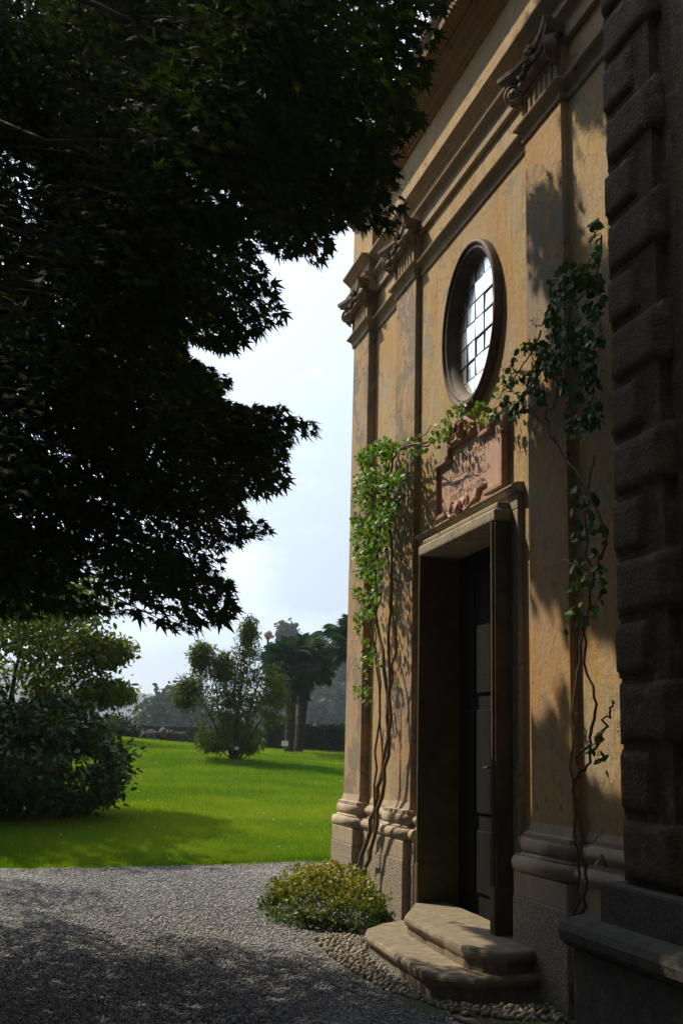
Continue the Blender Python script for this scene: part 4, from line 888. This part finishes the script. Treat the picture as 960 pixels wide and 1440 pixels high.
# --- laurel shrub and the light green young tree behind it, left
clump_tree('laurel_shrub', 'broad glossy dark green laurel shrub on the left lawn edge', 'shrub', (.0, 19.3, .5),
    [((.1, 19.6, 1.35), (1.25, 1.2, .95)), ((-1.0, 19.6, 1.5), (1.2, 1.2, 1.05)), ((.75, 19.8, 1.2), (.75, .9, .72)), ((.2, 20.0, 1.9), (.7, .8, .5)), ((-1.2, 19.3, .9), (1.5, 1.0, .8))], LF_OVAL, 'laurel_leaf', 620, 26, .115, .13,
    [([(.0, 19.6, .4), (.1, 19.6, 1.2), (.3, 19.7, 2.2)], .07, .02), ([(-.8, 19.6, .4), (-.9, 19.6, 1.4), (-1.0, 19.7, 2.5)], .08, .02)], parts=200, shell=.45, clipf=lambda p: p[2] > .5, stuff_name='foliage')
clump_tree('young_tree', 'light yellow green young tree rising behind the laurel shrub', 'tree', (-.6, 21.5, .6),
    [((-.3, 21.4, 3.3), (1.3, 1.2, .9)), ((.55, 21.3, 2.9), (.8, .9, .75)), ((-1.6, 21.2, 4.0), (1.5, 1.3, 1.3)), ((.2, 21.3, 4.0), (1.0, 1., .9)), ((1.1, 21.4, 3.3), (.4, .4, .2)), ((1.2, 21.3, 2.55), (.35, .4, .16))], LF_OVAL, 'yellow_leaf', 560, 24, .10, .14,
    [([(-.6, 21.5, .5), (-.5, 21.5, 2.0), (-.3, 21.4, 3.6)], .08, .02), ([(-.4, 21.5, 1.8), (.6, 21.4, 2.7), (1.2, 21.3, 3.1)], .04, .01), ([(-.5, 21.5, 1.8), (-1.3, 21.4, 3.2), (-1.8, 21.3, 4.6)], .05, .01)], shell=.3)
# off-frame tree to the left whose crown shades the near lawn
clump_tree('lawn_tree', 'tall green tree left of the lawn, shading its near edge', 'tree', (-6.5, 24, .8),
    [((-6.2, 24.0, 7.2), (2.6, 2.4, 2.0)), ((-3.0, 21.6, 6.9), (2.2, 1.8, .8)), ((-5.0, 22.6, 7.4), (1.8, 1.6, 1.0)), ((-7.5, 25, 7.0), (2.5, 2.5, 2.5))], LF_OVAL, 'laurel_leaf', 330, 26, .24, .36,
    [([(-6.5, 24, .5), (-6.4, 24, 3.0), (-6.2, 23.9, 6.5)], .28, .08), ([(-6.4, 24, 4.0), (-4.8, 22.8, 6.2), (-3.0, 21.7, 6.9)], .12, .04)], shell=.1, clipf=lambda p: proj(p)[0] < -22)
clump_tree('lawn_tree', 'second tall green tree farther left beyond the young tree', 'tree', (-5.5, 34, 1.3),
    [((-5.8, 34.5, 5.5), (3.0, 2.2, 2.2)), ((-.6, 40, 6.0), (2.6, 2.2, 1.6))], LF_OVAL, 'laurel_leaf', 230, 30, .28, .45,
    [([(-5.5, 34, 1.0), (-5.6, 34.2, 3.5), (-5.7, 34.4, 6)], .26, .08), ([(-5.6, 34.2, 3.0), (-3.5, 37, 5.0), (-.6, 40, 6.0)], .12, .04)], shell=.1, clipf=lambda p: proj(p)[0] < 120)
# unseen trees added to block sky light from the left and behind the camera
for i_, (lab, x_, y_, h_) in enumerate([('tall dark sky-blocking tree added out of view left of the court, nearest the chapel', -11, 14, 15), ('tall dark sky-blocking tree added out of view left of the court beside the maple', -12, 6, 16), ('tall dark sky-blocking tree added left of and behind the camera', -11, -3, 15), ('tall dark sky-blocking tree added behind the camera, beside the wing', -2, -11, 15), ('tall dark sky-blocking tree added behind the camera, farthest left', -9, -11, 16), ('dark sky-blocking tree added close behind the camera on its left', -6.5, -5.5, 13), ('sky-blocking tree added out of view left of the lawn, nearest the court', -12.5, 22, 12), ('sky-blocking tree added out of view left of the lawn, halfway along it', -12.5, 30, 12), ('sky-blocking tree added out of view left of the lawn near its far end', -11, 40, 11)]):
    clump_tree('sky_blocker_tree', lab, 'tree', (x_, y_, -.1), [((x_, y_, h_*.62), (4.3, 4.6, h_*.4)), ((x_+.6, y_, h_*.3), (4.0, 4.4, h_*.28))], LF_OVAL, 'laurel_leaf', 620, 26, .42, .5, [([(x_, y_, -.2), (x_+.1, y_, h_*.3), (x_, y_, h_*.75)], .38, .1)], 'added sky-blocking trees round the court', shell=.2)
# --- small multi-stemmed tree in the middle of the lawn
b0 = onY(330, 1072, 31); bx_, by_, bz_ = b0[0], 31., float(lz(b0[0], 31))
def ell(px, py, rx, ry, Y=31, dY=0): c = onY(px, py, Y+dY); s_ = Y/1641; return (tuple(c), (rx*s_*1.03, rx*s_*.9, ry*s_*1.03))
stm = []
for px_, py_, r_ in [(348, 900, .06), (300, 940, .045), (375, 930, .05), (270, 960, .04), (385, 985, .04), (330, 930, .05), (312, 1000, .03), (360, 1000, .03), (345, 880, .03), (295, 1030, .02), (365, 1045, .02)]:
    t_ = onY(px_, py_, 31+R.uniform(-.5, .5)); stm.append(([(bx_+R.uniform(-.06, .06), by_, bz_-.05), tuple((np.array([bx_, by_, bz_])*.55+t_*.45)+np.array([R.uniform(-.1, .1), 0, -.1])), tuple(t_)], r_, .012))
clump_tree('ornamental_tree', 'small bronze green multi stemmed tree alone on the lawn before the palms', 'tree', (bx_, by_, bz_),
    [ell(330, 985, 60, 52), ell(378, 968, 28, 38), ell(300, 960, 42, 40), ell(348, 915, 18, 28), ell(350, 890, 5, 22), ell(283, 922, 6, 18), ell(288, 925, 14, 24), ell(268, 965, 18, 12), ell(262, 985, 14, 10), ell(325, 1022, 48, 26), ell(330, 1000, 34, 30), ell(335, 960, 26, 36), ell(300, 1046, 20, 7), ell(352, 1050, 18, 7), ell(314, 938, 12, 20), ell(387, 985, 20, 40)],
    LF_LANCE, 'bronze_leaf', 1150, 16, .13, .10, stm, shell=.12, drop=.5)
TG = thing('tree_tag', 'small white plant label at the foot of the lawn tree', 'label', (bx_, by_-.3, bz_))
box('card', bx_-.08, bx_+.02, by_-.42, by_-.40, bz_+.30, bz_+.38, 'white_paint', TG); bobj('stake', add_tube(bmesh.new(), [(bx_-.03, by_-.395, bz_+.36), (bx_-.03, by_-.395, bz_-.05)], .01, 5), 'iron', TG)
# --- palms
def frond_mesh():
    v = []; f = []
    v += [(0, -.012, 0), (0, .012, 0), (.55, .008, .05), (.55, -.008, .05)]; f.append((0, 1, 2, 3))
    nseg = 26
    for i in range(nseg):
        a = math.radians(-125+250*i/(nseg-1)); L_ = .55+.12*math.cos(a); w = .028; c, s_ = math.cos(a), math.sin(a); i0 = len(v); o = (.55, 0, .05)
        v += [o, (o[0]+c*L_*.5-s_*w, s_*L_*.5+c*w, .06), (o[0]+c*L_*.5+s_*w, s_*L_*.5-c*w, .06), (o[0]+c*L_*.85, s_*L_*.85, -.0), (o[0]+c*L_, s_*L_, -.14-.06*R.random())]
        f += [(i0, i0+2, i0+1), (i0+1, i0+2, i0+3), (i0+3, i0+2, i0+4)]
    me = bpy.data.meshes.new('frond'); me.from_pydata(v, [], f); me.materials.append(MAT['palm_leaf']); return me
FR = [frond_mesh() for _ in range(3)]
def palm(label, base, top, lean, n, scale):
    T = thing('palm_tree', label, 'palm', base, 'fan palms at the far lawn edge'); b_ = Vector(base); t = Vector((base[0]+lean, base[1], top))
    bm = bmesh.new(); k = 22; pts = [b_.lerp(t, i/k)+Vector((0, 0, -.1 if i == 0 else 0)) for i in range(k+1)]; add_tube(bm, pts, [(.16 if i < 3 else .14)+(.015 if i % 2 else 0)+.05*(i/k) for i in range(k+1)], 10); bobj('trunk', bm, 'palm_bark', T)
    # shaggy fibre under the crown
    kk = 260; a = NR.random(kk)*6.28; h = NR.random(kk)**.6; P = np.stack([t.x+.17*np.cos(a)-lean*(1-h)*.4, t.y+.17*np.sin(a), t.z-.2-(1-h)*1.0], 1); d = np.stack([np.cos(a)*.5, np.sin(a)*.5, -np.ones(kk)], 1)
    scatter('fibre_skirt', LF_LANCE, P, d, rdir(kk), .22, 'palm_bark', T, 'stuff')
    for i in range(n):
        az_ = i*2.399+R.uniform(-.2, .2); e = math.radians(78-125*(i/n)**.85+R.uniform(-8, 8)); o = bpy.data.objects.new('frond', R.choice(FR)); COL.objects.link(o); o.parent = T
        d = Vector((math.cos(az_)*math.cos(e), math.sin(az_)*math.cos(e), math.sin(e))); s_ = Vector((-math.sin(az_), math.cos(az_), 0)); nn = d.cross(s_); sc = scale*R.uniform(.85, 1.15)
        p = t+Vector((0, 0, .05))-b_; roll = R.uniform(-.5, .5); s2 = s_*math.cos(roll)+nn*math.sin(roll); n2 = d.cross(s2)
        o.matrix_local = Matrix([[d.x*sc, s2.x*sc, n2.x*sc, p.x], [d.y*sc, s2.y*sc, n2.y*sc, p.y], [d.z*sc, s2.z*sc, n2.z*sc, p.z], [0, 0, 0, 1]])
p1 = onY(406, 1052, 39); p2 = onY(419, 1054, 40.); p3 = onY(499, 1052, 38)
palm('left fan palm of the close pair behind the bronze green lawn tree', (p1[0], 39, float(lz(p1[0], 39))), onY(408, 938, 39)[2], .05, 42, .98)
palm('right fan palm of the close pair, its fronds hanging toward the hedge', (p2[0], 40, float(lz(p2[0], 40))), onY(430, 935, 40)[2], .22, 42, .98)
palm('fan palm half hidden behind the far corner of the chapel', (p3[0], 38, float(lz(p3[0], 38))), onY(500, 908, 38)[2], -.05, 40, .98)
TG = thing('palm_tag', 'small white plant label beside the pair of palms', 'label', (p1[0]-.25, 38.3, 1.7)); q = onY(401, 1047, 38.3)
box('card', q[0]-.12, q[0]+.1, 38.29, 38.31, q[2]-.05, q[2]+.12, 'white_paint', TG); box('stake', q[0]-.02, q[0], 38.312, 38.33, float(lz(q[0], 38.3))-.05, q[2]+.1, 'iron', TG)
# --- hedge
def hedge(name, label, px0, px1, ytop, Y, depth, mt, cat='hedge', n=9000, ls=.12, ybase=None):
    a = onY(px0, ytop, Y); b_ = onY(px1, ytop, Y); H = thing(name, label, cat, (float(a[0]), Y, float(lz(a[0], Y))))
    zb = float(min(lz(a[0], Y), lz(b_[0], Y)))-.15; zt = max(a[2], b_[2]); box('hedge_core', a[0]+.1, b_[0]-.1, Y+.12, Y+depth-.1, zb, min(a[2], b_[2])-.12, 'hedge_leaf', H, .05)
    x = a[0]+(b_[0]-a[0])*NR.random(n); top = a[2]+(b_[2]-a[2])*(x-a[0])/(b_[0]-a[0]); face = NR.random(n); z = np.where(face < .6, zb+(top-zb)*NR.random(n), top-.04); y = np.where(face < .6, Y+.08*NR.random(n), Y+depth*NR.random(n))
    nb = np.array([noise.noise(Vector((x[i]*1.5, y[i], z[i]*1.5))) for i in range(n)]); z = z+nb*.10; y = y-nb*.12
    scatter('foliage', LF_OVAL, np.stack([x, y, z], 1), rdir(n)+np.array([0, -.3, .3]), rdir(n)+np.array([0, -.4, .7]), ls*(.6+.7*NR.random(n)), mt, H, 'stuff', rnd=np.clip(.5+nb+.2*NR.normal(size=n), 0, 1)); return H
hedge('clipped_hedge', 'clipped dark green hedge along the far lawn edge right of the palms', 372, 520, 1019, 43, 1.2, 'hedge_leaf')
# --- low stone wall, rubble and bushes at the far left end of the lawn
a = onY(192, 1019, 46); b_ = onY(300, 1021, 46); WL = thing('low_wall', 'low dark dry stone wall at the far end of the lawn', 'wall', (float(a[0]), 46, 1.8))
zb = 1.55; nrow = 4
for r_ in range(nrow):
    x = a[0]-R.uniform(0, .3); zt = a[2]; h = (zt-zb)/nrow
    while x < b_[0]+2.5:
        w = R.uniform(.35, .75); box('stone', x, x+w-.03, 46+R.uniform(-.04, .03), 46.4, zb+h*r_+.012, zb+h*(r_+1)-.012, 'dark_wall', WL, .02); x += w
box('wall_core', a[0]+.1, b_[0]+2.4, 46.08, 46.38, zb-.3, a[2]-.02, 'dark_wall', WL)
RB = thing('rubble_heap', 'heap of pale rubble and roots in front of the low wall', 'rubble', (float(onY(225, 1036, 45)[0]), 45.2, 1.8))
for i in range(34):
    px_ = R.uniform(200, 262); q = onY(px_, 1036-R.uniform(0, 7)*(1-abs(px_-228)/40), 45.2+R.uniform(-.4, .4)); s_ = R.uniform(.08, .24)
    bobj('stone', ellip(bmesh.new(), q, (s_*1.4, s_, s_*.7), 7, 5, .15, Matrix.Rotation(R.uniform(0, 3), 3, 'Y')), 'dark_wall', RB)
for lab, px_, py_, w, h in [('dark rounded bush at the left end of the low stone wall', 178, 1026, 26, 12), ('lower dark bush beside the shrubbery, left of the wall bush', 148, 1024, 24, 12), ('thin greyish bush rising between the two dark wall bushes', 162, 1016, 16, 13)]:
    c = onY(px_, py_, 46); s_ = 46/1641
    clump_tree('wall_bush', lab, 'bush', (float(c[0]), 46, float(lz(c[0], 46))), [(tuple(c), (w*s_, .6, h*s_)), ((c[0], 46, c[2]-.25), (w*s_*.9, .6, h*s_))], LF_OVAL, 'hedge_leaf' if 'grey' not in lab else 'far_leaf', 90, 18, .13, .12, shell=.2, stuff_name='foliage')
# --- lamp on a pole behind the trees
q = onY(377, 893, 50); LP = thing('globe_lamp', 'round pinkish globe lamp on a thin pole above the lawn tree', 'lamp', (float(q[0]), 50, 1.5))
bobj('pole', add_tube(bmesh.new(), [(q[0], 50, 1.3), (q[0], 50, q[2]-.1)], .045, 8), 'iron', LP); bm = ellip(bmesh.new(), (q[0], 50, q[2]+.02), (.19, .19, .19), 16, 12); bobj('globe', bm, 'lamp_glass', LP, smooth=True)
bobj('cap', add_disc(bmesh.new(), (q[0], 50, q[2]-.16), (0, 0, 1), .10, .06, 12), 'iron', LP)
# --- distant trees
def far_tree(label, px_, ptop, pbase, rx, Y, mt, T=LF_ROUND, n=260, per=26, cr=.5, ls=.5, grp='hazy trees beyond the garden', poplar=False, ry=None):
    Y *= 1.6; cr *= 1.5; ls *= 1.35; per = int(per*1.2)
    c0 = onY(px_, ptop, Y); c1 = onY(px_, pbase, Y); s_ = Y/1641; zt, zb_ = c0[2], c1[2]; xm = (c0[0]+c1[0])/2
    if poplar: cr_ = [((xm, Y, zb_+(zt-zb_)*f), (rx*s_*w, rx*s_*w, (zt-zb_)*.17)) for f, w in ((.12, .8), (.3, 1.), (.5, 1.), (.68, .85), (.83, .55))]
    else: cr_ = [((xm, Y, (zt+zb_)/2), (rx*s_, rx*s_, (zt-zb_)/2)), ((xm-rx*s_*.4, Y, zb_+(zt-zb_)*.35), (rx*s_*.8, rx*s_*.7, (zt-zb_)*.4)), ((xm+rx*s_*.45, Y, zb_+(zt-zb_)*.4), (rx*s_*.7, rx*s_*.7, (zt-zb_)*.4))]
    clump_tree('poplar_tree' if poplar else 'distant_tree', label, 'tree', (xm, Y, 0.), cr_, T, mt, n, per, ls, cr, [([(xm, Y, -.9), (xm, Y, zb_+.5), (xm, Y, (zt+zb_)/2)], .35, .1)], grp, shell=.15)
far_tree('broad rounded grey green tree beyond the low stone wall', 246, 972, 1040, 36, 80, 'far_leaf')
far_tree('slim poplar top showing above the pair of palms', 401, 879, 1040, 11, 95, 'poplar_leaf', poplar=True, n=300, ls=.45, cr=.35)
far_tree('tall hazy poplar right of the palms, left of the bright sky gap', 452, 908, 1040, 9, 100, 'poplar_leaf', poplar=True, n=320, ls=.45, cr=.35)
far_tree('tallest hazy poplar behind the half hidden palm', 479, 893, 1040, 13, 105, 'poplar_leaf', poplar=True, n=420, ls=.45, cr=.4)
far_tree('lower hazy tree behind the hedge, directly under the palm pair', 436, 985, 1040, 22, 90, 'far_leaf', n=220)
far_tree('lower hazy tree behind the hedge beside the chapel corner', 470, 965, 1040, 24, 92, 'poplar_leaf', n=260)
far_tree('lower hazy tree behind the lawn tree and lamp', 390, 975, 1040, 28, 98, 'far_leaf', n=220)
far_tree('low hazy tree between the lawn tree and the rounded tree', 300, 1000, 1045, 34, 110, 'far_leaf', n=200)

# --- hills
def hill(name, pts, Y, dep, mt):
    xs_ = np.linspace(pts[0][0], pts[-1][0], 150); v = []; f = []; n = len(xs_); rows = 12
    for r_ in range(rows+1):
        for x_ in xs_:
            t = r_/rows; top = onY(x_, np.interp(x_, [p[0] for p in pts], [p[1] for p in pts]), Y); y = Y-dep*(1-t); zz = top[2]*math.sin(t*math.pi/2)**.9
            X_ = top[0]*(y/Y); zz += (3.2*noise.noise(Vector((X_*.05, y*.05, 0)))*1.6+2.*noise.noise(Vector((X_*.2, y*.2, 2))))*min(1, t*3)
            v.append((X_, y, zz-1.3 if r_ == 0 else zz))
    for r_ in range(rows):
        for i in range(n-1): f.append((r_*n+i, r_*n+i+1, (r_+1)*n+i+1, (r_+1)*n+i))
    k0 = len(v)
    for i in range(n): v.append((v[rows*n+i][0], Y+dep, -1.3))
    for i in range(n-1): f.append((rows*n+i, rows*n+i+1, k0+i+1, k0+i))
    obj(name, v, f, mt, None, 'structure', False)
hill('hills', [(-900, 960), (-300, 940), (60, 948), (130, 968), (170, 978), (215, 990), (260, 1004), (340, 1012), (480, 1018), (900, 1000), (1600, 960)], 1050, 320, 'hill_wood')
k = 2600; x_ = NR.random(k)*420-30; t = NR.random(k); yy = 1050-320*(1-t); base = np.interp(x_, [-900, -300, 60, 130, 170, 215, 260, 340, 480], [960, 940, 948, 968, 978, 990, 1004, 1012, 1018])
P = np.array([onY(x_[i], base[i], 1050)*np.array([yy[i]/1050, 0, 0])+np.array([0, yy[i], onY(x_[i], base[i], 1050)[2]*math.sin(t[i]*math.pi/2)**.9+1.2]) for i in range(k)])
scatter('hill_trees', OCT, P, rdir(k), rdir(k), np.stack([4+3*NR.random(k), 4+3*NR.random(k), 5+5*NR.random(k)], 1), 'far_leaf', None, 'stuff')

# ------------------------------------------------------------------ haze
box('haze', -900, 1100, -60, 1500, -2.4, 110, 'wall_plaster', None, 0, 'stuff')
hz = bpy.data.objects['haze']; hm = bpy.data.materials.new('haze'); hm.use_nodes = True; t = hm.node_tree; t.nodes.clear(); o = N(t, 'ShaderNodeOutputMaterial'); pv = N(t, 'ShaderNodeVolumePrincipled')
pv.inputs['Density'].default_value = .0006; pv.inputs['Color'].default_value = (.72, .84, 1., 1); pv.inputs['Anisotropy'].default_value = .3; t.links.new(pv.outputs[0], o.inputs['Volume']); hz.data.materials.clear(); hz.data.materials.append(hm)
